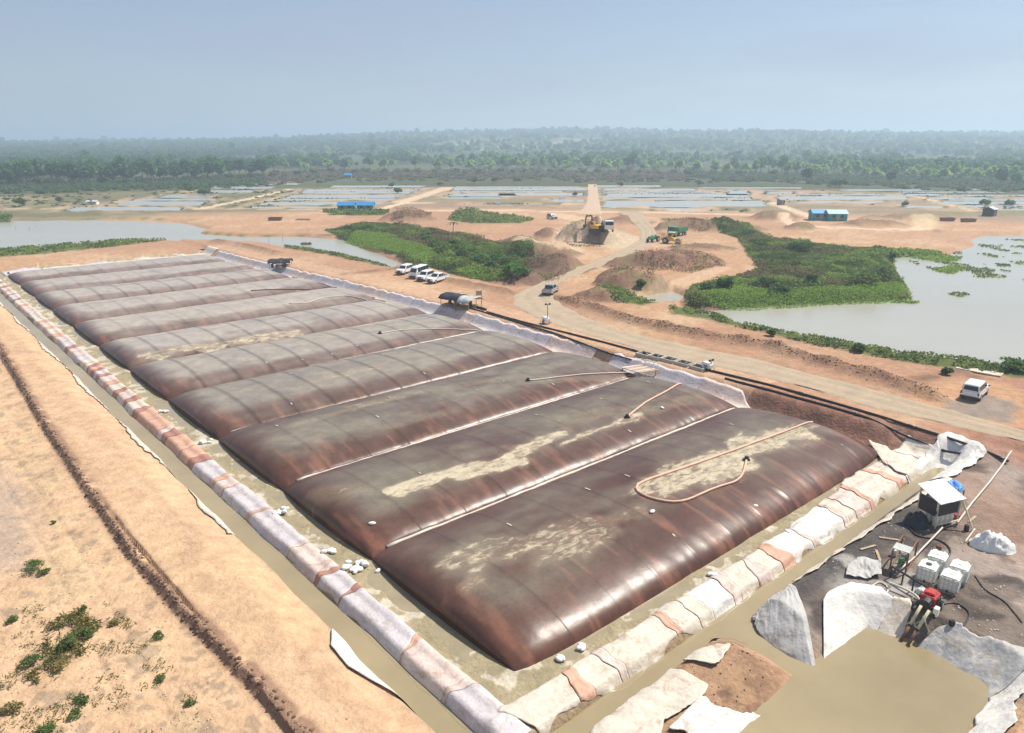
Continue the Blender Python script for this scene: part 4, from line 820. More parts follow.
# ================================================================ VEHICLES
def wheel(t, x, y, r=.37, w=.24):
    mb = MB(); mb.tube([(x, y - w / 2, r), (x, y - w / 2 + .04, r), (x, y + w / 2 - .04, r), (x, y + w / 2, r)], [r * .9, r, r, r * .9], 16); o = mb.build('wheel', M['tyre'], t)
    s = 1 if y > 0 else -1; mb = MB(); mb.tube([(x, y + s * (w / 2 - .03), r), (x, y + s * (w / 2 + .015), r)], [r * .62, r * .55], 10); mb.build('rim', M['rim'], o)
def car(label, loc, rz, kind='pickup', paint='white', group=None, name=None):
    t = thing(name or {'pickup': 'pickup_truck', 'van': 'minibus', 'suv': 'station_wagon'}[kind], label, {'pickup': 'pickup truck', 'van': 'van', 'suv': 'car'}[kind], loc, rz, group); W2 = .9
    if kind == 'pickup':
        body = [(2.6, .42), (2.62, .75), (2.5, .98), (1.35, 1.08), (1.2, 1.1), (-2.5, 1.06), (-2.58, 1.0), (-2.6, .5)]
        cab = [(1.25, 1.09), (.42, 1.72), (.2, 1.77), (-.75, 1.76), (-.95, 1.68), (-1.12, 1.09)]; wb = (1.62, -1.55)
    elif kind == 'suv':
        body = [(2.3, .42), (2.32, .75), (2.2, .98), (1.1, 1.08), (-2.2, 1.08), (-2.28, .95), (-2.3, .45)]
        cab = [(1.15, 1.09), (.4, 1.72), (.2, 1.78), (-1.75, 1.78), (-2.0, 1.68), (-2.2, 1.09)]; wb = (1.42, -1.38)
    else:
        body = [(2.55, .4), (2.6, .85), (2.45, 1.15), (-2.5, 1.2), (-2.55, .45)]
        cab = [(2.42, 1.16), (1.7, 2.05), (1.45, 2.2), (-2.25, 2.22), (-2.45, 2.1), (-2.49, 1.21)]; wb = (1.65, -1.5)
    mb = MB(); mb.prism(body, -W2, W2, .05); b_ = mb.build('body', M[paint], t, bevel=.06, smooth=False)
    mb = MB(); mb.prism(cab, -W2 + .05, W2 - .05, .14); mb.build('cab', M[paint], t, bevel=.06)
    zc0 = cab[0][1]; zt = max(p[1] for p in cab)
    # windscreen and rear window: slabs lying on the sloping ends of the cab
    def slab(p, q, nm, wy):
        (x0, z0), (x1, z1) = p, q; d = Vector((x1 - x0, 0, z1 - z0)); n = Vector((d.z, 0, -d.x)).normalized();
        if (x0 + x1) * n.x < 0: n = -n
        a = Vector((x0, 0, z0)) + d * .12 + n * .012; b = Vector((x0, 0, z0)) + d * .88 + n * .012; mb = MB(); w1, w2 = wy, wy - .09
        mb.add([a + Vector((0, -w1, 0)), a + Vector((0, w1, 0)), b + Vector((0, w2, 0)), b + Vector((0, -w2, 0)), a + Vector((0, -w1, 0)) - n * .03, a + Vector((0, w1, 0)) - n * .03, b + Vector((0, w2, 0)) - n * .03, b + Vector((0, -w2, 0)) - n * .03],
               [(0, 1, 2, 3), (7, 6, 5, 4), (0, 4, 5, 1), (1, 5, 6, 2), (2, 6, 7, 3), (3, 7, 4, 0)]); mb.build(nm, M['glass'], t)
    slab(cab[0], cab[1], 'windscreen', .72); slab(cab[-1], cab[-2], 'rear_window', .68)
    xs = [cab[1][0] + .05, (cab[1][0] + cab[-2][0]) / 2, cab[-2][0] - .02] if kind == 'pickup' else list(np.linspace(cab[1][0] + .05, cab[-2][0], 4 if kind == 'suv' else 5))
    for i in range(len(xs) - 1):
        x1, x0 = xs[i] - .05, xs[i + 1] + .05
        for s in (-1, 1):
            mb = MB(); y0 = s * (W2 - .045); y1 = s * (W2 - .15); za = zc0 + .08; zb = zt - .14
            ex = .35 if i == 0 and kind != 'van' else 0
            v = [(x0, y0, za), (x1 + ex, y0, za), (x1, y1, zb), (x0, y1, zb)]; v += [(p[0], p[1] + s * .012, p[2]) for p in v]
            mb.add(v, [(0, 1, 2, 3), (7, 6, 5, 4), (0, 4, 5, 1), (1, 5, 6, 2), (2, 6, 7, 3), (3, 7, 4, 0)]); mb.build('side_window', M['glass'], t)
    for s in (-1, 1):
        mb = MB(); mb.box(body[1][0] - .14, s * .62 - .2, .72, body[1][0] + .012, s * .62 + .2, .92); mb.build('headlight', M['lampwhite'], t, bevel=.02)
        mb = MB(); mb.box(body[-1][0] - .01, s * .78 - .09, .72, body[-1][0] + .07, s * .78 + .09, 1.0); mb.build('tail_light', M['lampred'], t, bevel=.02)
        mb = MB(); mb.box(cab[0][0] - .3, s * (W2 + .1) - .09, 1.1, cab[0][0] - .2, s * (W2 + .1) + .09, 1.26); mb.build('mirror', M['black'], t, bevel=.02)
        wheel(t, wb[0], s * .78); wheel(t, wb[1], s * .78)
    mb = MB(); mb.box(body[0][0] - .06, -W2 + .03, .38, body[0][0] + .07, W2 - .03, .58); mb.build('front_bumper', M['black'], t, bevel=.03)
    mb = MB(); mb.box(body[-1][0] - .10, -W2 + .03, .4, body[-1][0] + .03, W2 - .03, .56); mb.build('rear_bumper', M['black'], t, bevel=.03)
    mb = MB(); mb.box(body[0][0] - .02, -.38, .62, body[0][0] + .03, .38, .86); mb.build('grille', M['black'], t)
    if kind == 'pickup':
        mb = MB(); mb.box(-2.5, -W2 + .09, 1.0, -1.2, W2 - .09, 1.075); mb.build('cargo_bed', M['black'], t)
        for s in (-1, 1):
            mb = MB(); mb.box(-2.56, s * (W2 - .05) - .04, 1.0, -1.16, s * (W2 - .05) + .04, 1.16); mb.build('bed_side', M[paint], t, bevel=.02)
        mb = MB(); mb.box(-2.6, -W2 + .02, .7, -2.53, W2 - .02, 1.16); mb.build('tailgate', M[paint], t, bevel=.02)
    return t
GR = 'white vehicles parked on the sand'
H0 = math.atan2(-.62, -.78)
def face(u0, v0, u1, v1, z=1.2):
    p, q = G(u0, v0, z), G(u1, v1, z); return math.atan2(q[1] - p[1], q[0] - p[0])
car('white pickup parked farthest left in the row of four on the sand', on(405, 273.5, 1.2), face(418, 269, 397, 275), 'suv', 'white', GR)
car('tall white minibus second from left in the parked row of four', on(419, 277, 1.2), face(432, 272, 411, 279), 'van', 'white', GR)
car('white station wagon parked between the tall minibus and the pickup', on(425.5, 280, 1.2), face(438, 275, 417, 282), 'suv', 'white', GR)
car('white pickup with an open bed, nearest of the parked row of four', on(437.5, 282, 1.2), face(449, 278, 427, 283.5), 'pickup', 'white', GR)
car('white station wagon alone on the grey gravel pad beside the haul road', on(974, 396, 1.4), face(972, 395, 983, 385, 1.4), 'suv', 'white', None, 'station_wagon')
car('dark bedded pickup driving on the bend of the haul road', on(550.5, 293.5, 1.5), face(546, 296, 556, 289, 1.5), 'pickup', 'silver', None)
car('small silver car on the sandy track left of the excavator', on(552, 219, 1.2), face(546, 218, 558, 220), 'suv', 'silver', None)

# earth moving machines
def tipper(label, loc, rz, cabm, bedm, name='tipper_truck'):
    t = thing(name, label, 'truck', loc, rz)
    mb = MB(); mb.box(-3.6, -.45, .75, 3.4, .45, 1.05); mb.build('chassis', M['black'], t)
    mb = MB(); mb.prism([(3.6, .7), (3.62, 1.7), (3.4, 2.85), (1.9, 2.95), (1.85, .75)], -1.2, 1.2, .08); c = mb.build('cab', M[cabm], t, bevel=.08)
    mb = MB(); mb.box(3.44, -1.02, 1.75, 3.6, 1.02, 2.6); mb.build('windscreen', M['glass'], t)
    for s in (-1, 1):
        mb = MB(); mb.box(2.2, s * 1.19 - .02, 1.75, 3.2, s * 1.19 + .03, 2.5); mb.build('side_window', M['glass'], t)
        mb = MB(); mb.box(3.55, s * .95 - .18, .9, 3.66, s * .95 + .18, 1.12); mb.build('headlight', M['lampwhite'], t)
    mb = MB(); mb.box(-3.8, -1.24, 1.15, 1.6, 1.24, 1.3); bo = mb.build('tipper_bed', M[bedm], t)
    for s in (-1, 1):
        mb = MB(); mb.box(-3.8, s * 1.2 - .06, 1.3, 1.6, s * 1.2 + .06, 2.35); mb.build('bed_side', M[bedm], bo)
        for k in range(6):
            mb = MB(); mb.box(-3.6 + k * .95, s * 1.3 - .05, 1.25, -3.48 + k * .95, s * 1.3 + .05, 2.3); mb.build('rib', M[bedm], bo)
    mb = MB(); mb.box(1.5, -1.14, 1.3, 1.6, 1.14, 2.7); mb.build('headboard', M[bedm], bo); mb = MB(); mb.box(-3.8, -1.14, 1.3, -3.7, 1.14, 2.3); mb.build('tailgate', M[bedm], bo)
    mb = MB(); mb.blob((-1.1, 0, 1.6), (2.4, 1.1, .9), 5, 3, .1); mb.build('soil_load', M['clod'], t)
    for x in (2.7, -1.6, -2.9):
        for s in (-1, 1): wheel(t, x, s * 1.0, .52, .35)
    return t
tipper('green tipper truck standing behind the yellow roller', on(677, 236, 1.3), face(690, 234, 668, 238, 1.3), 'green', 'green')
tipper('white cabbed tipper truck being loaded beside the excavator', on(608, 231, 1.5), face(600, 222, 610, 236, 1.3), 'white', 'silver')
def excavator(label, loc, rz):
    t = thing('excavator', label, 'excavator', loc, rz)
    for s in (-1, 1):
        mb = MB(); mb.prism([(-1.9, .25), (-1.7, .05), (1.7, .05), (1.9, .25), (1.9, .6), (1.6, .85), (-1.6, .85), (-1.9, .6)], s * 1.15 - .28, s * 1.15 + .28); mb.build('track', M['black'], t, bevel=.05)
    mb = MB(); mb.tube([(0, 0, .7), (0, 0, 1.1)], .7, 14); mb.build('turntable', M['black'], t)
    mb = MB(); mb.box(-2.0, -1.25, 1.1, 1.0, 1.25, 2.0); h = mb.build('engine_house', M['yellow'], t, bevel=.1); mb = MB(); mb.box(-2.2, -1.2, 1.15, -1.98, 1.2, 2.1); mb.build('counterweight', M['black'], h, bevel=.06)
    mb = MB(); mb.prism([(.2, 2.0), (1.5, 1.15), (1.6, 2.0), (1.2, 2.85), (.2, 2.85)], .3, 1.22); c = mb.build('cab', M['yellow'], t, bevel=.05); mb = MB(); mb.box(.35, 1.2, 2.05, 1.2, 1.25, 2.7); mb.build('window', M['glass'], c)
    mb = MB(); mb.add([(.7, -.2, 1.6), (.7, .2, 1.6), (.7, .2, 2.0), (.7, -.2, 2.0), (2.6, -.18, 4.0), (2.6, .18, 4.0), (2.4, .18, 4.5), (2.4, -.18, 4.5), (4.6, -.15, 3.7), (4.6, .15, 3.7), (4.7, .15, 4.0), (4.7, -.15, 4.0)],
           [(0, 1, 2, 3), (0, 4, 5, 1), (1, 5, 6, 2), (2, 6, 7, 3), (3, 7, 4, 0), (4, 8, 9, 5), (5, 9, 10, 6), (6, 10, 11, 7), (7, 11, 8, 4), (8, 11, 10, 9)]); mb.build('boom', M['rust'], t)
    mb = MB(); mb.tube([(4.3, 0, 4.4), (4.7, 0, 3.7), (5.0, 0, 1.6)], [.16, .22, .14], 6); mb.build('dipper_arm', M['rust'], t)
    mb = MB(); mb.prism([(5.1, 1.7), (5.3, 1.2), (5.0, .6), (4.4, .5), (4.5, 1.0), (4.7, 1.6)], -.55, .55); mb.build('bucket', M['black'], t)
    for s in (-1, 1):
        mb = MB(); mb.tube([(.9, s * .3, 1.5), (2.2, s * .3, 3.5)], .07, 6); mb.build('ram', M['steel'], t)
    return t
excavator('dark tracked excavator with raised boom on the spoil heap', on(597, 233, 3.0), face(603, 236, 590, 234, 3))
def roller(label, loc, rz, main, name='road_roller', drum=True):
    t = thing(name, label, 'roller', loc, rz)
    mb = MB(); mb.tube([(2.0, -1.0, .75), (2.0, 1.0, .75)], .75, 20); mb.build('drum', M['steel' if drum else 'tyre'], t, smooth=False)
    for s in (-1, 1):
        mb = MB(); mb.box(1.0, s * 1.1 - .08, .6, 2.9, s * 1.1 + .08, 1.0); mb.build('drum_frame', M[main], t, bevel=.03); wheel(t, -1.4, s * .85, .75, .5)
    mb = MB(); mb.box(2.8, -1.1, .62, 2.95, 1.1, .98); mb.build('drum_frame', M[main], t)
    mb = MB(); mb.prism([(-2.6, .8), (-2.6, 1.5), (-.8, 1.95), (.9, 1.4), (1.0, .7)], -.8, .8, .1); mb.build('engine_hood', M[main], t, bevel=.08)
    for sx in (-.6, .75):
        for s in (-1, 1):
            mb = MB(); mb.tube([(sx, s * .7, 1.4), (sx, s * .7, 2.85)], .05, 6); mb.build('roof_post', M['black'], t)
    mb = MB(); mb.box(-.9, -.9, 2.85, 1.0, .9, 2.97); mb.build('roof', M['cream'], t, bevel=.04); mb = MB(); mb.box(-.5, -.3, 1.85, .0, .3, 2.3); mb.build('seat', M['black'], t, bevel=.05)
    return t
roller('yellow road roller with a cream roof beside the haul road', on(671, 243.5, 1.3), face(664, 243, 680, 244, 1.3), 'yellow')
def tractor(label, loc, rz):
    t = thing('tractor', label, 'tractor', loc, rz)
    for s in (-1, 1): wheel(t, -1.0, s * .9, .8, .45); wheel(t, 1.4, s * .8, .55, .35)
    mb = MB(); mb.box(-.5, -.4, .8, 2.0, .4, 1.6); mb.build('engine_hood', M['green'], t, bevel=.08)
    mb = MB(); mb.box(-1.4, -.65, .7, -.4, .65, 1.3); mb.build('body', M['rust'], t, bevel=.05)
    mb = MB(); mb.box(-1.3, -.25, 1.3, -.9, .25, 1.7); mb.build('seat', M['black'], t, bevel=.05); mb = MB(); mb.tube([(1.2, .3, 1.6), (1.2, .3, 2.2)], .05, 6); mb.build('exhaust', M['black'], t)
    mb = MB(); mb.tube([(-.5, 0, 1.5), (-.75, 0, 1.85)], .03, 6); mb.tube([(-.75, -.2, 1.87), (-.75, .2, 1.87)], .03, 6); mb.build('steering_wheel', M['black'], t)
    return t
tractor('small olive tractor beside the front of the yellow roller', on(653, 242, 1.3), face(660, 241, 648, 243, 1.3))

# ================================================================ PLANT AND SHEDS
def lighting_tower(label, loc, rz, mast):
    t = thing('lighting_tower', label, 'lighting tower', loc, rz)
    mb = MB(); mb.prism([(-.9, .45), (-.95, 1.1), (-.75, 1.45), (.75, 1.45), (.95, 1.1), (.9, .45)], -.6, .6, .06); b_ = mb.build('housing', M['white'], t, bevel=.06)
    for s in (-1, 1):
        for k in range(5):
            mb = MB(); mb.box(-.5 + k * .18, s * .6 - .012, .7, -.4 + k * .18, s * .6 + .012, 1.0); mb.build('vent_slot', M['black'], b_)
        wheel(t, 0, s * .72, .32, .2)
    mb = MB(); mb.tube([(.9, 0, .5), (1.7, 0, .4)], .05, 6); mb.build('tow_bar', M['black'], t)
    for sx, sy in ((-.9, -.9), (-.9, .9), (.9, -.9), (.9, .9)):
        mb = MB(); mb.tube([(sx * .8, sy * .6, .5), (sx, sy, .5), (sx, sy, .02)], .04, 6); mb.build('outrigger', M['steel'], t)
    mb = MB(); mb.tube([(-.75, 0, 1.4), (-.75, 0, mast)], [.09, .06], 8); mb.build('mast', M['steel'], t)
    h = MB(); h.tube([(-.75, -.55, mast), (-.75, .55, mast)], .04, 6); h = h.build('crossbar', M['steel'], t)
    for s in (-.4, .4):
        mb = MB(); mb.box(-.9, s - .2, mast - .12, -.62, s + .2, mast + .22); mb.build('floodlight', M['black'], h, bevel=.03)
    return t
lighting_tower('white wheeled lighting tower with a tall mast near the road bend', on(546, 324, 1.6), ROT + 1.2, 4.2).scale = (.72, .72, .72)
lighting_tower('white wheeled machine with a stubby mast at the end of the valve pit row', on(707, 370, 1.6), ROT + 1.5, 1.9).scale = (.66, .66, .66)

def tarp_shelter(label, loc, rz, L, Wd, H, m, m2, seed):
    t = thing('tarp_shelter', label, 'shelter', loc, rz); rr = random.Random(seed)
    for sx in (-1, 0, 1):
        for sy in (-1, 1):
            mb = MB(); mb.tube([(sx * L / 2, sy * Wd / 2, 0), (sx * L / 2, sy * Wd / 2, H * (.8 if sy < 0 else .62))], .05, 6); mb.build('post', M['wood'], t)
    for (xa, xb, mm) in ((-L / 2 - .3, L * .12, m), (L * .12, L / 2 + .3, m2)):
        n = 16; X, Y = np.meshgrid(np.linspace(xa, xb, n), np.linspace(-Wd / 2 - .35, Wd / 2 + .35, n))
        Z = H * (.82 + .16 * np.cos(Y / Wd * 2.6)) + .35 * (fbm(X.ravel() + seed * 9, Y.ravel(), .8, 3, seed) - .5).reshape(X.shape) - .9 * np.clip(np.abs(Y) - Wd / 2 + .05, 0, 1) - .1 * np.sin(X / L * math.pi * 2) ** 2
        V = np.c_[X.ravel(), Y.ravel(), Z.ravel()]; nn = len(V); idx = np.arange(nn).reshape(n, n); lp = np.r_[idx[0], idx[1:, -1], idx[-1, ::-1][1:], idx[::-1, 0][1:-1]]; nx = np.roll(lp, -1)
        link('tarpaulin', np_mesh('tarpaulin', np.vstack([V, V - [0, 0, .025]]), np.vstack([grid_faces(n, n), np.c_[lp, lp + nn, nx + nn, nx]])), M[mm], t, True)
    for k in range(5):
        x = -L / 2 + .4 + k * (L - .8) / 4; y = rr.uniform(-Wd * .3, Wd * .3); kind = k % 3; mb = MB()
        if kind == 0: mb.tube([(x, y, 0), (x, y, .85)], .29, 12); mb.build('drum', M['rust'], t)
        elif kind == 1: mb.box(x - .4, y - .3, 0, x + .4, y + .3, .5); mb.build('crate', M['wood'], t, bevel=.02)
        else: mb.blob((x, y, .25), (.45, .4, .3), k, 2, .12); mb.build('sack', M['bag'], t, smooth=True)
    return t
tarp_shelter('dark tarpaulin shelter with clutter under it beside the black pipes', on(461, 306, 1.6), face(446, 302, 478, 308, 1.6), 6.2, 3.0, 1.9, 'dark', 'greyt', 5)
tarp_shelter('small black tarpaulin shelter on sand at the far corner of the cover', on(281, 267.5, 1.2), 0.1, 4.2, 2.8, 1.9, 'dark', 'dark', 8)
# sign frame by the shelter
x, y, z = on(479, 304, 1.5); t = thing('sign_frame', 'bare timber sign frame standing behind the dark tarp shelter', 'sign', (x, y, z), .2)
for s in (-.45, .45):
    mb = MB(); mb.tube([(s, 0, 0), (s, 0, 2.3)], .05, 6); mb.build('post', M['wood'], t)
mb = MB(); mb.box(-.5, -.07, 1.45, .5, -.052, 2.2); mb.build('board', M['wood'], t)

# grey roofed filter shed on the pad
x, y, z = on(936, 521, .8); SR = ROT - .35
t = thing('filter_shed', 'grey roofed open shed with black sheets for its shaded opening on the working pad', 'shed', (x, y, z), SR)
L, Wd = 2.1, 1.6
for sx, sy, zz in ((-L / 2, -Wd / 2, 2.0), (-L / 2, Wd / 2, 2.6), (L / 2, -Wd / 2, 2.0), (L / 2, Wd / 2, 2.6)):
    mb = MB(); mb.tube([(sx, sy, 0), (sx, sy, zz)], .06, 6); mb.build('post', M['cream'], t)
rf = None
for k in range(5):
    x0 = -L / 2 - .2 + k * .50; mb = MB(); y0, y1 = -Wd / 2 - .25, Wd / 2 + .2; za, zb = 2.0, 2.68; e = .012 * (k % 2)
    mb.add([(x0, y0, za + e), (x0 + .49, y0, za + e), (x0 + .49, y1, zb + e), (x0, y1, zb + e), (x0, y0, za + .04 + e), (x0 + .49, y0, za + .04 + e), (x0 + .49, y1, zb + .04 + e), (x0, y1, zb + .04 + e)],
           [(3, 2, 1, 0), (4, 5, 6, 7), (0, 1, 5, 4), (1, 2, 6, 5), (2, 3, 7, 6), (3, 0, 4, 7)]); mb.build('roof_sheet', M['greyroof'], t)
mb = MB(); mb.box(-L / 2 - .03, -Wd / 2 - .10, 1.0, L / 2 - .3, -Wd / 2 - .06, 1.98); mb.build('shade_sheet', M['dark'], t)  # shade of the open front, put in as a black sheet
mb = MB(); mb.box(L / 2 + .07, -Wd / 2 + .1, .7, L / 2 + .10, Wd / 2, 2.0); mb.build('end_sheet', M['bluet'], t); 
mb = MB(); mb.box(-L / 2 - .10, -Wd / 2 + .1, .9, -L / 2 - .07, Wd / 2 - .1, 2.1); mb.build('end_sheet', M['dark'], t)  # shade of the left opening, also put in as a dark sheet
mb = MB(); mb.tube([(L / 2 - .1, -Wd / 2 - .15, 2.0), (L / 2 + .1, -Wd / 2 - 1.2, .05)], .06, 6); mb.build('prop', M['cream'], t)
for i in range(4):
    for j in range(2):
        fx = -.75 + i * .48; fy = -.5 + j * .6; mb = MB(); mb.tube([(fx, fy, .05), (fx, fy, .75), (fx, fy, .95)], [.2, .2, .08], 10); f_ = mb.build('filter_vessel', M['ibc'], t); mb = MB(); mb.tube([(fx, fy, .951), (fx, fy, 1.08)], .1, 8); mb.build('vessel_cap', M['black'], f_)
mb = MB(); mb.tube([(-1.0, -.95, .35), (1.0, -.95, .35)], .05, 8); mb.tube([(-1.0, .35, .35), (1.0, .35, .35)], .05, 8); mb.build('manifold', M['cream'], t)
def lump(name, label, cat, loc, rz, X, Y, H, m, seed, folds=.5):
    n = 22; gx, gy = np.meshgrid(np.linspace(-1, 1, n), np.linspace(-1, 1, n)); r = np.hypot(gx, gy)
    q = np.clip(1 - r ** 2.0 * (1 + .5 * (fbm(gx.ravel(), gy.ravel(), .6, 2, seed) - .5).reshape(r.shape)), 0, 1)
    rid = 1 - 2 * np.abs(fbm((gx * X).ravel() * 1.6 + seed, (gy * Y).ravel() * 1.6, .9, 4, seed + 3) - .5).reshape(r.shape)
    Z = H * np.power(q, .55) * (1 - folds + folds * rid ** 2 * 1.5) * (.75 + .6 * fbm((gx * 1.3).ravel() + seed, gy.ravel() * 1.3, .5, 2, seed + 9).reshape(r.shape)); sc = np.minimum(1, 1 / np.maximum(r, 1e-6) * 1.02)
    V = np.c_[(gx * sc * X).ravel(), (gy * sc * Y).ravel(), Z.ravel() - .02]
    o = link(name, np_mesh(name, V, grid_faces(n, n)), m, None, False); o.location = loc; o.rotation_euler = (0, 0, rz); return tagset(o, label, cat)
lump('tarpaulin_cover', 'bright blue tarpaulin behind the grey roofed shed', 'tarpaulin', on(952, 489, .9), ROT - .2, 1.0, .75, .6, M['bluet'], 21, .45)
lump('tarpaulin_heap', 'crumpled white tarpaulin heap lying alone on the dark pad', 'tarpaulin', on(992, 548, .8), -.35, 1.4, .8, .85, M['bag'], 22, .7)
lump('plastic_bag', 'pale crumpled sack lying just behind the red pump engine', 'sack', on(924, 594, .8), -.4, .5, .32, .4, M['bag'], 23, .5)
x, y, z = on(953, 512, .8); t = thing('barrel', 'yellow plastic barrel beside the grey roofed shed', 'barrel', (x, y, z))
mb = MB(); mb.tube([(0, 0, 0), (0, 0, .12), (0, 0, .7), (0, 0, .85)], [.24, .28, .28, .22], 14); mb.build('drum', M['yellow'], t); mb = MB(); mb.tube([(.1, 0, .851), (.1, 0, .92)], .05, 8); mb.build('cap', M['white'], t)
x, y, z = on(957, 519, .8); t = thing('bucket', 'orange red bucket on the soil beside the yellow barrel', 'bucket', (x, y, z))
mb = MB(); mb.tube([(0, 0, 0), (0, 0, .38)], [.2, .27], 12); mb.build('pail', M['red'], t); mb = MB(); mb.tube([(.27 * math.cos(q), 0, .38 + .2 * math.sin(q)) for q in np.linspace(0, math.pi, 9)], .012, 5); mb.build('handle', M['steel'], t)
x, y, z = on(958, 503, .8); t = thing('pipe_stand', 'bent steel pipe loops standing right of the grey roofed shed', 'pipe stand', (x, y, z), ROT)
mb = MB(); mb.tube([(-.6, 0, 0), (-.6, 0, .8), (.9, 0, .8), (.9, 0, 0)], .05, 6); mb.build('pipe_loop', M['steel'], t); mb = MB(); mb.tube([(-.3, .5, 0), (-.3, .5, .6), (1.2, .5, .6), (1.2, .5, 0)], .05, 6); mb.build('pipe_loop', M['steel'], t)
lump('tarpaulin_heap', 'black lump shaped as the shadow left of the grey roofed shed', 'tarpaulin', on(916, 524, .5), ROT, 1.0, .8, .75, M['dark'], 24, .5)  # the shed's shadow on its left, put in as a black lump

# cage tanks
def ibc(label, loc, rz, lid):
    t = thing('cage_tank', label, 'tank', loc, rz, 'white cage tanks on the working pad')
    mb = MB(); mb.box(-.6, -.5, .15, .6, .5, 1.12); mb.build('bottle', M['ibc'], t, bevel=.09, smooth=False)
    for k in range(3):
        mb = MB(); mb.box(-.6 + k * .5, -.5, 0, -.4 + k * .5, .5, .13); mb.build('pallet_runner', M['wood'], t)
    for k in range(6):
        x_ = -.56 + k * .224
        for s in (-1, 1):
            mb = MB(); mb.tube([(x_, s * .515, .12), (x_, s * .515, 1.12)], .011, 4); mb.build('cage_bar', M['greyroof'], t)
    for k in range(5):
        y_ = -.44 + k * .22
        for s in (-1, 1):
            mb = MB(); mb.tube([(s * .615, y_, .12), (s * .615, y_, 1.12)], .011, 4); mb.build('cage_bar', M['greyroof'], t)
    for zz in (.35, .62, .9, 1.1):
        mb = MB(); mb.tube([(-.625, -.525, zz), (.625, -.525, zz), (.625, .525, zz), (-.625, .525, zz), (-.625, -.525, zz)], .012, 4); mb.build('cage_ring', M['greyroof'], t)
    mb = MB(); mb.tube([(0, 0, 1.115), (0, 0, 1.17)], .17 if lid else .09, 14); mb.build('lid', M['black'] if lid else M['ibc'], t)
    mb = MB(); mb.tube([(-.6, 0, .22), (-.74, 0, .22)], .06, 8); mb.build('outlet_valve', M['black'], t)
    for s in (-.25, .25):
        mb = MB(); mb.box(-.58, s - .06, 1.118, .58, s + .06, 1.15); mb.build('top_strap', M['ibc'], t)
    return t
IR = face(925, 582, 938, 560, .8)
ibc('white cage tank with a black lid, the near left of four', on(926, 580, .8), IR, True)
ibc('white cage tank with small cap, the far left of four', on(935.5, 570, .8), IR, False)
ibc('plain white cage tank, the near right of four', on(948.5, 590, .8), IR, False)
ibc('plain white cage tank, the far right of four', on(957.5, 580, .8), IR, False)
# red engine pump
x, y, z = on(926, 612, .8); PR = face(925, 614, 936, 600, .8)
t = thing('engine_pump', 'red and black engine pump at the edge of the brown settling pond', 'pump', (x, y, z), PR)
mb = MB(); mb.box(-.2, -.4, .45, .85, .4, 1.05); b_ = mb.build('engine', M['red'], t, bevel=.06); mb = MB(); mb.box(.0, -.28, 1.05, .7, .28, 1.2); mb.build('fuel_tank', M['red'], b_, bevel=.05)
mb = MB(); mb.tube([(-.15, 0, .7), (-.6, 0, .7)], [.34, .28], 14); mb.build('pump_casing', M['black'], t); mb = MB(); mb.tube([(.3, -.42, .7), (.3, -.5, .7)], .3, 14); mb.build('flywheel', M['black'], t)
for s in (-.45, .45):
    mb = MB(); mb.box(-.9, s - .06, .3, 1.1, s + .06, .42); mb.build('skid', M['black'], t); wheel(t, -.5, s * 1.25, .3, .14); wheel(t, .7, s * 1.25, .3, .14)
mb = MB(); mb.tube([(.5, .25, 1.2), (.5, .25, 1.6)], .05, 6); mb.build('exhaust', M['rust'], t)
mb = MB(); mb.box(-.75, -.75, .3, -.35, -.5, .8); mb.build('battery_box', M['ibc'], t, bevel=.02)
for lbl, A_, B_ in (('left suction pipe from the red pump into the pond', (920, 612), (901, 638)), ('right suction pipe from the red pump into the pond', (928, 617), (908, 642))):
    p = Vector((*G(*A_, 1.0), 1.45)); q = Vector((*G(*B_, -.3), -.55)); t = thing('suction_pipe', lbl, 'pipe', p); q = q - p; mb = MB(); mb.tube([(0, 0, 0), q * .55], .085, 8); mb.build('upper_length', M['cream'], t, smooth=True)
    mb = MB(); mb.tube([q * .55, q], .09, 8); mb.build('lower_length', M['rust'], t, smooth=True); mb = MB(); mb.tube([q * .53, q * .57], .13, 8); mb.build('flange', M['black'], t)
# timber stakes at the pipes
for k, (u, v) in enumerate([(911, 630), (922, 628)]):
    x, y, z = on(u, v, .3); t = thing('trestle', ['rough pale trestle under the left suction pipe', 'rough pale trestle under the right suction pipe'][k], 'trestle', (x, y, z), PR)
    mb = MB(); mb.tube([(-.1, -.4, 0), (.1, .1, .7)], .05, 6); mb.build('leg', M['cream'], t); mb = MB(); mb.tube([(.1, .4, 0), (-.1, -.1, .7)], .05, 6); mb.build('leg', M['cream'], t)
# pipe rack with black rail
p0 = Vector(on(890, 578, .7)); p1 = Vector(on(926, 600, .8)); t = thing('pipe_rack', 'low black steel rail on legs left of the red pump', 'rail', p0); d = p1 - p0
mb = MB(); mb.tube([(0, 0, .8), (d.x, d.y, d.z + .8)], .07, 8); mb.build('rail', M['black'], t)
for f in (0, .33, .62, .95):
    q = d * f; mb = MB(); mb.tube([(q.x, q.y, q.z), (q.x, q.y, q.z + .8)], .05, 6); mb.build('leg', M['black'], t)
pipe_line('pale delivery pipe from the red pump running below the black rail', [(888, 585), (903, 591), (914, 597), (924, 608)], .9, .07, 0, n=24, m='hosew', joints=False, lift=.3)
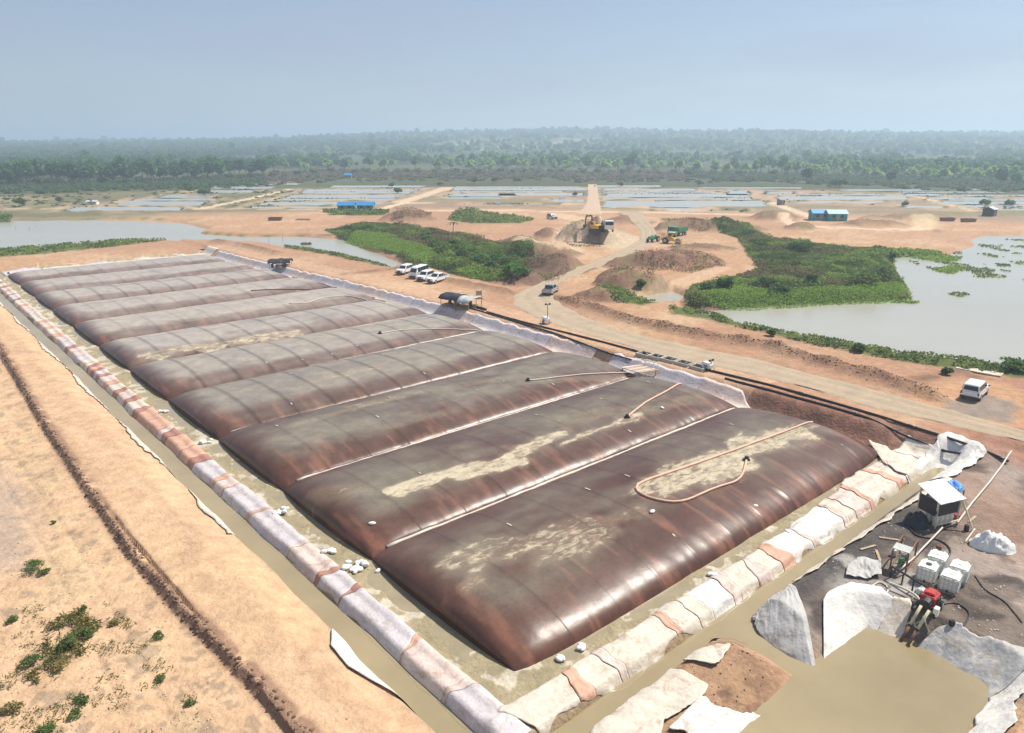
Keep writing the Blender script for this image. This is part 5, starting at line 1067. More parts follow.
# rusty frame
x, y, z = on(902, 565, .8); t = thing('equipment_frame', 'rusty steel frame full of green valves left of the cage tanks', 'frame', (x, y, z), IR)
for sx in (-1.1, 1.1):
    for sy in (-.45, .45):
        mb = MB(); mb.tube([(sx, sy, 0), (sx, sy, 1.5)], .05, 6); mb.build('post', M['rust'], t)
for sy in (-.45, .45):
    for zz in (.15, 1.5):
        mb = MB(); mb.tube([(-1.1, sy, zz), (1.1, sy, zz)], .05, 6); mb.build('rail', M['rust'], t)
for k in range(3):
    mb = MB(); mb.tube([(-.7 + k * .6, 0, .1), (-.7 + k * .6, 0, .8)], .13, 8); f_ = mb.build('valve_body', M['green' if k % 2 == 0 else 'steel'], t); mb = MB(); mb.tube([(-.7 + k * .6, -.2, .9), (-.7 + k * .6, .2, .9)], .05, 6); mb.build('hand_wheel', M['cream'], f_)
mb = MB(); mb.tube([(-1.4, 0, .45), (1.4, 0, .45)], .08, 8); mb.build('header_pipe', M['steel'], t)
mb = MB(); mb.box(-1.1, -.5, 1.52, -.2, .5, 1.56); mb.build('cover_plate', M['greyt'], t)
# odds and ends on the pad
for k, (px, r, m_, lb_) in enumerate((([(905, 520), (915, 536), (940, 538), (952, 548), (949, 556)], .06, 'pipe', 'black hose curling below the grey roofed shed'), ([(940, 605), (955, 600), (972, 612), (962, 628), (948, 634)], .05, 'pipe', 'black hose looped on the wet soil right of the red pump'), ([(868, 588), (880, 580), (890, 588), (884, 596), (872, 594)], .05, 'hosew', 'thin pale hose coiled left of the black rail'), ([(975, 575), (985, 590), (1005, 600), (1022, 622)], .04, 'pipe', 'thin dark cable trailing across right side of the pad'))):
    hose(lb_, px, .8, r, M[m_], name='pad_hose', it=40)
for k, (u, v, rz_, lb_) in enumerate(((868, 548, .4, 'short loose plank near the oily ditch edge'), (878, 556, 1.3, 'loose plank left of the rusty frame'), (972, 520, .7, 'loose plank right of the orange bucket'), (890, 540, -.3, 'loose plank between the ditch and the shed'))):
    mb = MB(); mb.box(-.7, -.09, 0, .7, .09, .05); o = mb.build('plank', M['wood'], bevel=.008); x, y, z = on(u, v); o.location = (x, y, z + .03); o.rotation_euler = (0, 0, rz_); tagset(o, lb_, 'plank')
for k, (u, v, m_, lb_) in enumerate(((893, 556, 'ibc', 'small white jerrycan beside the rusty frame'), (966, 531, 'black', 'small black drum right of the shed'), (938, 552, 'rust', 'small rusty drum behind the far left cage tank'), (951, 628, 'black', 'small black can right of the pond pump'))):
    x, y, z = on(u, v); t = thing('canister', lb_, 'canister', (x, y, z)); mb = MB(); mb.tube([(0, 0, 0), (0, 0, .04), (0, 0, .42), (0, 0, .47)], [.15, .17, .17, .13], 10); mb.build('can_body', M[m_], t); mb = MB(); mb.tube([(.05, 0, .47), (.05, 0, .53)], .04, 8); mb.build('cap', M['red'], t)
# pale slab by the lake
x, y, z = on(979, 372, 1.2); mb = MB(); mb.box(-2.3, -.8, 0, 2.3, .8, .14); o = mb.build('concrete_slab', M['whiteslab'] if 'whiteslab' in M else M['ln_crea'], bevel=.03); o.location = (x, y, z + .05); o.rotation_euler = (0, 0, face(965, 369, 992, 374)); tagset(o, 'long pale flat slab lying on the grassy lake bank', 'slab')

# ================================================================ HUTS
def hut(name, label, cat, loc, rz, L, Wd, H, roofm, wallm, rise=.7, door=True, group=None):
    t = thing(name, label, cat, loc, rz, group)
    for s in (-1, 1):
        mb = MB(); mb.box(-L / 2, s * Wd / 2 - .06, -.3, L / 2, s * Wd / 2 + .06, H); w_ = mb.build('wall', M[wallm], t)
        mb = MB(); mb.prism([(-Wd / 2 + .065, -.3), (Wd / 2 - .065, -.3), (Wd / 2 - .065, H), (0, H + rise), (-Wd / 2 + .065, H)], -.06, .06); o = mb.build('gable_wall', M[wallm], t); o.rotation_euler = (0, 0, math.pi / 2); o.location = (s * (L / 2 - .06), 0, 0)
        k = max(4, int(L / 1.1)); 
        for i in range(k):
            x0 = -L / 2 - .35 + i * (L + .7) / k; x1 = x0 + (L + .7) / k - .015; mb = MB(); e = .02 * (i % 2); y0 = s * (Wd / 2 + .45); zz = H - .45 * rise / (Wd / 2)
            mb.add([(x0, y0, zz + e), (x1, y0, zz + e), (x1, s * .01, H + rise + e), (x0, s * .01, H + rise + e), (x0, y0, zz + .05 + e), (x1, y0, zz + .05 + e), (x1, s * .01, H + rise + .05 + e), (x0, s * .01, H + rise + .05 + e)],
                   [(3, 2, 1, 0), (4, 5, 6, 7), (0, 1, 5, 4), (1, 2, 6, 5), (2, 3, 7, 6), (3, 0, 4, 7)]); mb.build('roof_sheet', M[roofm], t)
        for i in range(2):
            x0 = -L * .3 + i * L * .45; mb = MB(); mb.box(x0, s * (Wd / 2 + .06), H * .45, x0 + .9, s * (Wd / 2 + .09), H * .8); f_ = mb.build('window', M['black'], t)
    mb = MB(); mb.box(-.45, -Wd / 2 - .1, -.05, .45, -Wd / 2 - .062, 1.9); mb.build('door', M['wood'], t)
    return t
hut('site_hut', 'left one of two bright blue roofed huts beyond the lake', 'hut', on(347, 210.5, 1.), .03, 6.3, 4.5, 2.3, 'bluef', 'teal', 1.0)
hut('site_hut', 'right one of two bright blue roofed huts beyond the lake', 'hut', on(366, 210.5, 1.), .03, 6.3, 4.5, 2.3, 'bluef', 'teal', 1.0)
hut('site_hut', 'teal hut with light blue roof at left of the right hand pair', 'hut', on(818.5, 220, 1.), -.05, 5.6, 4.5, 2.6, 'bluef', 'teal', 1.0)
hut('site_hut', 'teal hut with pale blue white roof at right of the right hand pair', 'hut', on(835, 220.5, 1.), -.05, 6.2, 4.5, 2.6, 'paleblue', 'teal', 1.0)
hut('pump_hut', 'dark blue roofed hut at the forest edge behind the fish ponds', 'hut', on(348.5, 178.5, 1.), .1, 5.0, 4.5, 2.8, 'bluef', 'wall', 1.0)
hut('pump_hut', 'small grey hut on the pond bank left of the teal huts', 'hut', on(780.5, 205, 1.), .4, 2.2, 2.2, 2.2, 'steel', 'steel', .3)
hut('pump_hut', 'white hut with a dark gable among the far right ponds', 'hut', on(989, 216, 1.), .7, 3.8, 3.4, 2.6, 'greyroof', 'black', .7)
hut('pump_hut', 'little white hut on the bank at the far left ponds', 'hut', on(93, 204.5, 1.), .1, 4.2, 2.6, 1.4, 'greyroof', 'bag', .4)
# weir boxes on the pond banks
for k, (u, v, w) in enumerate([(498, 204.5, 'near the middle of the far ponds'), (658, 202, 'on the bank right of the causeway'), (736, 191, 'on the far pond bank before the trees'), (768, 192, 'left of the long right hand pond'), (562, 199, 'beside the causeway'), (420, 192, 'by the end of the left far ponds')]):
    x, y, z = on(u, v, 1.); t = thing('outlet_box', 'white concrete outlet box ' + w, 'outlet box', (x, y, z - .1), .1 * k)
    for s in (-1, 1):
        mb = MB(); mb.box(-1.2, s * .8 - .15, 0, 1.2, s * .8 + .15, 1.1); mb.build('side_wall', M['white'], t)
    mb = MB(); mb.box(-1.2, -.65, 0, -.9, .65, 1.0); mb.build('back_wall', M['white'], t)
# site containers and skips on the sand
for k, (u, v, L, lbl, m) in enumerate([(275.5, 220.5, 4.6, 'low dark brown skip alone on the sand beyond the lake', 'rust'), (303, 220, 5.0, 'low rusty steel sheet stack right of the dark skip', 'wood'), (947, 221, 4.5, 'left one of two brown skips on the red earth bank', 'rust'), (968, 222, 4.5, 'right one of two brown skips on the red earth bank', 'rust')]):
    x, y, z = on(u, v, 1.); t = thing('skip_bin', lbl, 'skip', (x, y, z), .03)
    H = 1.1 if k != 1 else .35
    for s in (-1, 1):
        mb = MB(); mb.prism([(-L / 2 + .4, 0), (L / 2 - .4, 0), (L / 2, H), (-L / 2, H)], s * 1.0 - .05, s * 1.0 + .05); mb.build('side_panel', M[m], t)
    mb = MB(); mb.box(-L / 2 + .4, -.94, 0, L / 2 - .4, .94, .1); mb.build('floor_plate', M[m], t)
    for s in (-1, 1):
        mb = MB(); x0 = s * (L / 2 - .4); x1 = s * L / 2; mb.add([(x0, -.94, .1), (x0, .94, .1), (x1, .94, H - .01), (x1, -.94, H - .01), (x0 - s * .06, -.94, .1), (x0 - s * .06, .94, .1), (x1 - s * .06, .94, H - .01), (x1 - s * .06, -.94, H - .01)], [(0, 1, 2, 3), (7, 6, 5, 4), (0, 4, 5, 1), (1, 5, 6, 2), (2, 6, 7, 3), (3, 7, 4, 0)]); mb.build('end_panel', M[m], t)
# poles in the shallow water
for k, (u, v, h) in enumerate([(254, 246, 2.6), (261, 246.5, 2.0), (269, 245, 3.2), (283, 244, 2.4), (16, 231, 1.6), (30, 233, 1.9), (36, 229, 1.2)]):
    x, y, _ = on(u, v, ZL); mb = MB(); mb.tube([(0, 0, 0), (.1, 0, h)], [.06, .04], 6); o = mb.build('stake', M['wood']); o.location = (x, y, .3); tagset(o, 'thin bare stake standing in the shallow left lake', 'stake', 'stakes in the left lake')
mb = MB(); mb.blob((0, 0, .1), (1.1, .5, .5), 3, 3, .25); mb.blob((1.3, .1, .1), (.5, .35, .5), 4, 3, .25); o = mb.build('driftwood', M['bark']); o.location = (*G(305, 244.5, ZL), ZL); tagset(o, 'dark clump of driftwood floating in the left lake', 'driftwood')
# ================================================================ VEGETATION
def leaf_quads(C, size, rng, flat=.0, asp=1.0):
    """one randomly turned quad per centre: returns V (4n,3), F (n,4)"""
    n = len(C); u = rng.normal(size=(n, 3)); u[:, 2] *= (1 - flat); u /= np.linalg.norm(u, axis=1)[:, None]; w = rng.normal(size=(n, 3)); w[:, 2] *= (1 - flat)
    w -= (w * u).sum(1)[:, None] * u; w /= np.linalg.norm(w, axis=1)[:, None] + 1e-9
    s = (size * rng.uniform(.6, 1.35, n))[:, None]
    V = np.stack([C - u * s - w * s * asp * .5, C + u * s * .25 - w * s * asp, C + u * s + w * s * .35 * asp, C - u * s * .3 + w * s * asp], 1)
    return V.reshape(-1, 3), np.arange(4 * n).reshape(n, 4)
def crown_pts(n, rng, R3, lobes, z0):
    """leaf centres spread through a lobed crown"""
    L = rng.normal(size=(lobes, 3)); L /= np.linalg.norm(L, axis=1)[:, None]; L = L * np.array(R3) * rng.uniform(.45, .8, (lobes, 1)); L[:, 2] = np.abs(L[:, 2]) * .9 - .25 * R3[2]
    k = rng.integers(0, lobes, n); d = rng.normal(size=(n, 3)); d /= np.linalg.norm(d, axis=1)[:, None]; r = rng.uniform(.55, 1, n)[:, None]
    lr = rng.uniform(.34, .58, lobes)[k][:, None]
    P = L[k] + d * r * lr * np.array(R3) * np.array([1, 1, .8]); P[:, 2] += z0; return P, k
def cols(base, k, rng, nlob, jit=.25, per=4):
    lob = rng.uniform(1 - jit, 1 + jit, nlob); hue = rng.uniform(-.12, .12, nlob)
    c = np.array(base)[None] * (lob[k] * rng.uniform(.75, 1.25, len(k)))[:, None]; c[:, 0] *= 1 + hue[k]
    return np.clip(np.repeat(c * 2.9, per, 0), .005, .6)
def make_tree(name, label, cat, H, R3, n, leaf, base, seed, bare=False, group=None, lobes=14, m='farfol'):
    rng = np.random.default_rng(seed); t = thing(name, label, cat, (0, 0, 0), 0, group)
    z0 = H - R3[2] * .95; P, k = crown_pts(n, rng, R3, lobes, z0)
    V, F = leaf_quads(P, np.full(n, leaf), rng, .45); c = cols(base, k, rng, lobes)
    crown = link('crown', np_mesh('crown', V, F, c), M[m], t)
    mb = MB(); mb.tube([(0, 0, -.4), (.05 * H * .3, 0, H * .3), (0, .03 * H, z0)], [.022 * H + .05, .016 * H + .03, .009 * H], 7)
    for q in range(5):
        an = q * 1.26 + rng.uniform(0, 1); hh = H * rng.uniform(.3, .5); mb.tube([(0, 0, hh), (R3[0] * .35 * math.cos(an), R3[1] * .35 * math.sin(an), hh + (z0 - hh) * .7), (R3[0] * .6 * math.cos(an), R3[1] * .6 * math.sin(an), z0)], [.010 * H, .007 * H, .004 * H], 5)
    mb.build('trunk', M['bark'], t); return t, crown
KINDS = [('broadleaf_tree', 'dense dark green broadleaf tree in the wall of forest beyond the ponds', 15.5, (5.4, 5.4, 7.2), 520, .95, (.024, .056, .022)),
         ('broadleaf_tree', 'tall mid green rounded tree in the forest edge beyond the ponds', 17.5, (4.6, 4.6, 7.6), 460, .9, (.042, .086, .030)),
         ('slender_tree', 'slim pale trunked light green tree at the forest edge', 14, (3.2, 3.2, 6.0), 330, .75, (.105, .165, .052)),
         ('broadleaf_tree', 'spreading yellowish green tree at the forest edge', 11.5, (4.8, 4.8, 5.0), 380, .85, (.115, .175, .052)),
         ('bushy_tree', 'low brownish scrub tree on the fringe of the ponds', 5.5, (3.4, 3.4, 2.6), 240, .6, (.085, .066, .042)),
         ('bushy_tree', 'low dark green bushy tree on the fringe of the ponds', 6.0, (3.6, 3.6, 2.9), 260, .65, (.045, .070, .026))]
PROTO = []
for i, (nm, lb, H, R3, n, lf, base) in enumerate(KINDS):
    t, c = make_tree(nm, lb, 'tree', H, R3, n, lf, base, 500 + i, group='trees of the forest edge'); PROTO.append((t, c))
used = [False] * len(KINDS)
ZN = [('left of the blue huts', 'left'), ('behind the middle ponds', 'middle'), ('behind the right hand ponds', 'right')]
BASE = ['dense dark green broadleaf tree', 'tall mid green rounded tree', 'slim light green tree', 'spreading yellowish green tree', 'low brownish scrub tree', 'low dark green bushy tree']
def place_tree(i, x, y, s, bank=False):
    u = CX + FPX * x / (y * CP + CAM_H * SP); zn = ZN[0 if u < 330 else 1 if u < 690 else 2]
    o = _place(i, x, y, s)
    if bank: o['label'] = BASE[i] + ' alone on a pond bank, ' + zn[1] + ' part'; o['group'] = 'lone trees on the pond banks'
    else: o['label'] = BASE[i] + ' in the forest edge ' + zn[0]; o['group'] = 'trees of the forest edge, ' + zn[1] + ' part'
def _place(i, x, y, s):
    t, c = PROTO[i]; z = T1(x, y) - .1
    if not used[i]: used[i] = True; t.location = (x, y, z); t.scale = (s, s, s); t.rotation_euler = (0, 0, random.uniform(0, 6.28)); return t
    return dup(t, (x, y, z), random.uniform(0, 6.28), scale=(s * random.uniform(.9, 1.1), s * random.uniform(.9, 1.1), s * random.uniform(.88, 1.14)))
def edge_v(u):                                   # foot of the forest wall along the photo width
    return np.interp(u, [-60, 0, 90, 180, 260, 330, 420, 520, 600, 700, 800, 900, 1024, 1090], [187, 186, 185, 182, 178, 173, 173, 173, 174, 174, 176, 180, 184, 186])
cnt = 0
for row in range(3):
    u = -40
    while u < 1070:
        v = float(edge_v(u)) - row * 2.2 + random.uniform(-.8, .8); x, y = G(u, v, 1.0)
        if u < 265: i = random.choice([0, 0, 0, 1, 5] if row == 0 else [0, 0, 1]); s = random.uniform(.85, 1.1)
        elif u < 690: i = random.choice([4, 4, 4, 5, 4] if row == 0 else [2, 3, 3, 1] if row == 2 else [4, 3, 2]); s = random.uniform(.8, 1.15)
        else: i = random.choice([5, 3, 3, 2] if row == 0 else [3, 2, 1, 3]); s = random.uniform(.8, 1.1)
        place_tree(i, x, y, s); cnt += 1; u += random.uniform(7.5, 14.5) if u < 265 else random.uniform(8, 24)
# dark emergent clump seen above the middle belt
for (u, v, i, s) in ((563, 162, 0, 1.0), (575, 160, 0, 1.05), (590, 161, 0, 1.0), (328, 170, 0, 1.0), (345, 171, 1, .9), (806, 183, 0, .75), (840, 187, 5, 1.2), (1000, 187, 0, .8), (890, 184, 0, .7), (1015, 188, 1, .7)):
    x, y = G(u, v, 1.0); place_tree(i, x, y, s)
# scattered bushes among the ponds
for (u, v, i, s) in ((190, 193, 5, .8), (205, 195, 5, .9), (188, 187.5, 5, .6), (440, 186, 4, .6), (475, 184, 5, .8), (495, 183, 4, .9), (575, 197, 5, .5), (620, 186, 5, .6), (700, 186, 4, .6), (835, 187, 5, 1.), (905, 206, 5, .5), (985, 207, 5, .6), (1010, 205, 5, .6), (960, 194, 5, .7), (320, 184, 5, .6), (392, 188, 5, .6), (398, 193, 5, .7), (150, 181, 4, .7), (40, 196, 5, .7), (20, 207, 5, .7), (60, 203, 4, .6)):
    x, y = G(u, v, 1.0); place_tree(i, x, y, s, True)
# ---------------- the forest behind, one mass
def instancer(name, crown, pts, scl):
    me = bpy.data.meshes.new(name); me.vertices.add(len(pts)); me.vertices.foreach_set('co', np.asarray(pts, np.float32).ravel())
    a = me.attributes.new('scl', 'FLOAT', 'POINT'); a.data.foreach_set('value', np.asarray(scl, np.float32)); me.update()
    o = link(name, me); g = bpy.data.node_groups.new(name, 'GeometryNodeTree')
    g.interface.new_socket('Geometry', in_out='INPUT', socket_type='NodeSocketGeometry'); g.interface.new_socket('Geometry', in_out='OUTPUT', socket_type='NodeSocketGeometry')
    gi = g.nodes.new('NodeGroupInput'); go = g.nodes.new('NodeGroupOutput'); oi = g.nodes.new('GeometryNodeObjectInfo'); oi.inputs['Object'].default_value = crown; oi.inputs['As Instance'].default_value = True
    ip = g.nodes.new('GeometryNodeInstanceOnPoints'); rv = g.nodes.new('FunctionNodeRandomValue'); rv.data_type = 'FLOAT_VECTOR'; rv.inputs[0].default_value = (0, 0, 0); rv.inputs[1].default_value = (.2, .2, 6.28)
    na = g.nodes.new('GeometryNodeInputNamedAttribute'); na.data_type = 'FLOAT'; na.inputs['Name'].default_value = 'scl'
    g.links.new(gi.outputs[0], ip.inputs['Points']); g.links.new(oi.outputs['Geometry'], ip.inputs['Instance']); g.links.new(rv.outputs[0], ip.inputs['Rotation']); g.links.new(na.outputs[0], ip.inputs['Scale']); g.links.new(ip.outputs[0], go.inputs[0])
    md = o.modifiers.new('scatter', 'NODES'); md.node_group = g; return tagset(o, kind='stuff')
N = 26000
ang = RNG.uniform(R(-44), R(44), N); dd = np.exp(RNG.uniform(math.log(470), math.log(5200), N)); px = dd * np.sin(ang); py = dd * np.cos(ang)
# foot of the wall in world terms
uu = CX + FPX * px / (py * CP + CAM_H * SP); ev = edge_v(uu) - 5.5; lim = CAM_H / np.tan(PITCH + np.arctan((ev - CY) / FPX)) / np.cos(ang * 0)
keep = (py > lim * 1.0)
fl = pdist(Gs([(420, 155), (520, 152), (600, 152.5), (480, 156)], 0), px, py) < 55; keep &= ~fl
clear = fbm(px, py, 130, 3, 400); keep &= (clear > .50) | (dd > 1500)
px, py, dd, uu = px[keep], py[keep], dd[keep], uu[keep]; pz = terrain(px, py)
grow = 1 + 1.0 * sm(900, 3500, dd); sc = RNG.uniform(.45, 1.1, len(px)) * grow * np.where(RNG.random(len(px)) < .02, 1.4, 1)
kind = RNG.random(len(px)); darkz = (uu < 280) | (fbm(px, py, 220, 2, 401) > .56)
pick = np.where(darkz, np.where(kind < .62, 0, 1), np.where(kind < .30, 3, np.where(kind < .6, 2, np.where(kind < .85, 1, 0))))
for i in range(4):
    mk = pick == i; crown = PROTO[i][1]; instancer('forest', crown, np.c_[px[mk], py[mk], pz[mk] - .12 * KINDS[i][2] * sc[mk]], sc[mk])
# low scrub between ponds and forest
N = 5200; u_ = RNG.uniform(-60, 1080, N); v_ = edge_v(u_) + RNG.uniform(-6, 9, N) * RNG.random(N); qx = np.array([G(a, b, 1.) for a, b in zip(u_, v_)])
sz = RNG.uniform(.6, 1.25, N) * .8; zz = terrain(qx[:, 0], qx[:, 1]) - 3.0 * sz; dk = (u_ < 265) | ((u_ > 690) & (RNG.random(N) < .75)) | (RNG.random(N) < .18)
instancer('scrub', PROTO[4][1], np.c_[qx, zz][~dk], sz[~dk]); instancer('scrub', PROTO[5][1], np.c_[qx, zz][dk], sz[dk])
N = 2200; qx = np.c_[RNG.uniform(-340, -110, N), RNG.uniform(312, 440, N)]; kp = fbm(qx[:, 0], qx[:, 1], 30, 3, 402) > .44; qx = qx[kp]
for P in FAR_PONDS: qx = qx[sdf(P, qx[:, 0], qx[:, 1]) > 4]
instancer('scrub', PROTO[5][1], np.c_[qx, terrain(qx[:, 0], qx[:, 1]) - 2.6], RNG.uniform(.3, .6, len(qx)))
N = 900; qx = np.c_[RNG.uniform(150, 420, N), RNG.uniform(300, 470, N)]; kp = fbm(qx[:, 0], qx[:, 1], 30, 3, 403) > .52; qx = qx[kp]
for P in FAR_PONDS: qx = qx[sdf(P, qx[:, 0], qx[:, 1]) > 4]
instancer('scrub', PROTO[5][1], np.c_[qx, terrain(qx[:, 0], qx[:, 1]) - 2.6], RNG.uniform(.25, .6, len(qx)))
# grassy pond banks
bk = []
for P in FAR_PONDS:
    Q = resample(P + [P[0]], 260); bk.append(Q + RNG.normal(size=Q.shape) * .6)
bk = np.vstack(bk); c_ = P = None
ctr = [np.mean(np.array(P), 0) for P in FAR_PONDS]
inpond = np.zeros(len(bk), bool)
for P in FAR_PONDS: inpond |= sdf(P, bk[:, 0], bk[:, 1]) < -.6
bk = bk[(~inpond) & (fbm(bk[:, 0], bk[:, 1], 40, 2, 404) > .46)]
instancer('scrub', PROTO[5][1], np.c_[bk, terrain(bk[:, 0], bk[:, 1]) - .42], RNG.uniform(.08, .17, len(bk)))
# ---------------- ground growth
def growth(name, P, dens, size, hgt, colfn, seed, zoff=0.0, thr=None, flat=.3, kind='stuff', m='foliage', lvl=None, asp=.7, margin=0.0):
    rng = np.random.default_rng(seed); A = np.asarray(P); lo, hi = A.min(0), A.max(0); area = np.prod(hi - lo); n = int(area * dens)
    q = rng.uniform(lo, hi, (n, 2)); s = sdf(P, q[:, 0], q[:, 1]) + 1.6 * (fbm(q[:, 0], q[:, 1], 2.5, 3, seed) - .5); q = q[s < -margin]; 
    if thr is not None: q = q[thr(q)]
    n = len(q); z = terrain(q[:, 0], q[:, 1]); z = np.maximum(z, lvl) if lvl is not None else z
    h = hgt(q) if callable(hgt) else np.full(n, hgt)
    C = np.c_[q, z + zoff + h * rng.uniform(.1, 1, n)]; V, F = leaf_quads(C, np.full(n, size), rng, flat, asp); c = np.clip(np.repeat(colfn(q, rng), 4, 0), .005, .6)
    return tagset(link(name, np_mesh(name, V, F, c), M[m]), kind=kind)
def isl_col(q, rng):
    k = sm(.42, .62, fbm(q[:, 0], q[:, 1], 9, 3, 410))[:, None]; k2 = sm(.48, .62, fbm(q[:, 0], q[:, 1], 11, 3, 411))[:, None]
    k2 = np.maximum(k2, .9 * sm(0, 8, q[:, 1] - (228 if q[:, 0].mean() > 20 else 400)) * sm(.35, .5, fbm(q[:, 0], q[:, 1], 4, 3, 419)))[:, None] if k2.ndim == 1 else k2; c = np.array([.17, .235, .07]) * (1 - k) + np.array([.24, .34, .075]) * k; c = c * (1 - .45 * sm(.5, .6, fbm(q[:, 0], q[:, 1], 4.5, 3, 423)))[:, None]; c = c * (1 - .75 * k2) + np.array([.23, .165, .10]) * .75 * k2
    return c * rng.uniform(.6, 1.35, (len(q), 1))
def isl_h(q): return .22 + .95 * sm(.42, .68, fbm(q[:, 0], q[:, 1], 5, 3, 412))
def bright(q, rng): return np.array([.25, .37, .07]) * rng.uniform(.65, 1.3, (len(q), 1))
BR_A = Gs([(345, 242), (358, 234), (385, 238), (420, 250), (440, 262), (425, 268), (400, 257), (370, 250)], 1.1)
BR_B = Gs([(690, 307), (686, 296), (715, 290), (760, 297), (800, 297), (850, 295), (890, 288), (906, 287), (913, 298), (880, 303), (830, 305), (790, 307), (740, 310)], 1.0)
growth('undergrowth', GREEN_A, 36, .17, isl_h, isl_col, 600, flat=.5, thr=lambda q: sdf(BR_A, q[:, 0], q[:, 1]) + 3 * (fbm(q[:, 0], q[:, 1], 4, 2, 421) - .5) > 0); growth('undergrowth', GREEN_B, 30, .17, isl_h, isl_col, 601, flat=.5, thr=lambda q: sdf(BR_B, q[:, 0], q[:, 1]) + 5 * (fbm(q[:, 0], q[:, 1], 4, 2, 422) - .5) > 0)
growth('grass', BR_A, 45, .13, .45, bright, 602, .3, flat=.5); growth('grass', BR_B, 45, .13, .42, bright, 603, .25, flat=.5)
def bank_col(q, rng):
    k = sm(.4, .6, fbm(q[:, 0], q[:, 1], 3, 3, 413))[:, None]; c = np.array([.15, .205, .065]) * (1 - k) + np.array([.25, .32, .09]) * k; return c * rng.uniform(.6, 1.35, (len(q), 1))
for j, P in enumerate((GREEN_C, GREEN_D, GREEN_E, GREEN_F, GREEN_G, GREEN_I, GREEN_J)):
    growth('grass', P, [24, 12, 16, 7, 26, 6, 6][j], [.17, .24, .2, .3, .17, .34, .34][j], [.45, .5, .5, .8, .4, 1.0, 1.5][j], bank_col, 610 + j, .05, thr=(lambda q: fbm(q[:, 0], q[:, 1], 2.2, 4, 424) > .43))
growth('grass', GREEN_H, 9, .28, .35, bright, 620, .02, lvl=ZL)
# brown dry brush by the haul road bend
def dry(q, rng): return np.array([.27, .175, .12]) * rng.uniform(.55, 1.4, (len(q), 1))
for j, (P, h) in enumerate(((Gs([(528, 258), (560, 262), (570, 272), (558, 282), (520, 287), (507, 287), (518, 275)], 1.2), .9), (Gs([(606, 277), (630, 274), (655, 284), (655, 290), (640, 289), (620, 288)], 1.2), 1.0), (Gs([(622, 260), (660, 262), (700, 262), (725, 268), (690, 275), (640, 272)], 1.2), .7), (Gs([(384, 219), (400, 214), (432, 214), (430, 222), (400, 224)], 1.2), 1.0), (Gs([(660, 221), (690, 220), (735, 228), (700, 234), (675, 230)], 1.2), .8), (Gs([(560, 240), (562, 230), (585, 226), (605, 236), (600, 246), (575, 246)], 2), .4))):
    growth('dry_brush', P, 13 if j < 5 else 4, .13, h * .55, dry, 630 + j, .1, thr=lambda q: fbm(q[:, 0], q[:, 1], 3, 3, 414) > .45)
    growth('undergrowth', P, 5, .18, h * .7, bank_col, 640 + j, .1, thr=lambda q: fbm(q[:, 0], q[:, 1], 3.5, 3, 415) > .56)
# waterweed floating on the right lake
WEED = Gs([(895, 256), (935, 257), (975, 248), (985, 240), (1060, 238), (1060, 290), (1000, 285), (950, 275), (925, 268)], ZL)
growth('waterweed', WEED, 5, .26, .08, bank_col, 650, .03, lvl=ZL, flat=.0, thr=lambda q: fbm(q[:, 0] * .6, q[:, 1] * .4, 2.6, 4, 416) > .585)
growth('waterweed', Gs([(935, 268), (955, 266), (968, 270), (950, 274), (938, 272)], ZL), 10, .26, .15, bright, 651, .03, lvl=ZL); growth('waterweed', Gs([(948, 294), (958, 292), (970, 295), (960, 297)], ZL), 8, .26, .12, bank_col, 652, .03, lvl=ZL)
growth('waterweed', Gs([(880, 298), (905, 299), (922, 302), (918, 304), (890, 303)], ZL), 10, .26, .15, bright, 653, .03, lvl=ZL)
# distinct shrubs
def shrub(label, u, v, H, Rr, n, base, seed, z=1.2, name='shrub', leaf=.16, cat='shrub', group=None):
    rng = np.random.default_rng(seed); loc = on(u, v, z); t = thing(name, label, cat, loc, seed % 6, group); P, k = crown_pts(n, rng, (Rr, Rr, H * .55), 9, H * .45); P[:, 2] = np.maximum(P[:, 2], .03)
    V, F = leaf_quads(P, np.full(n, leaf), rng, .5, .6); link('foliage', np_mesh('foliage', V, F, cols(base, k, rng, 9)), M['foliage'], t)
    mb = MB()
    for q in range(6):
        an = q * 1.05 + seed; mb.tube([(0, 0, -.1), (Rr * .3 * math.cos(an), Rr * .3 * math.sin(an), H * .4), (Rr * .6 * math.cos(an), Rr * .6 * math.sin(an), H * .75)], [.02 * H, .014 * H, .006 * H], 5)
    mb.build('stem', M['bark'], t); return t
DK = (.034, .062, .020)
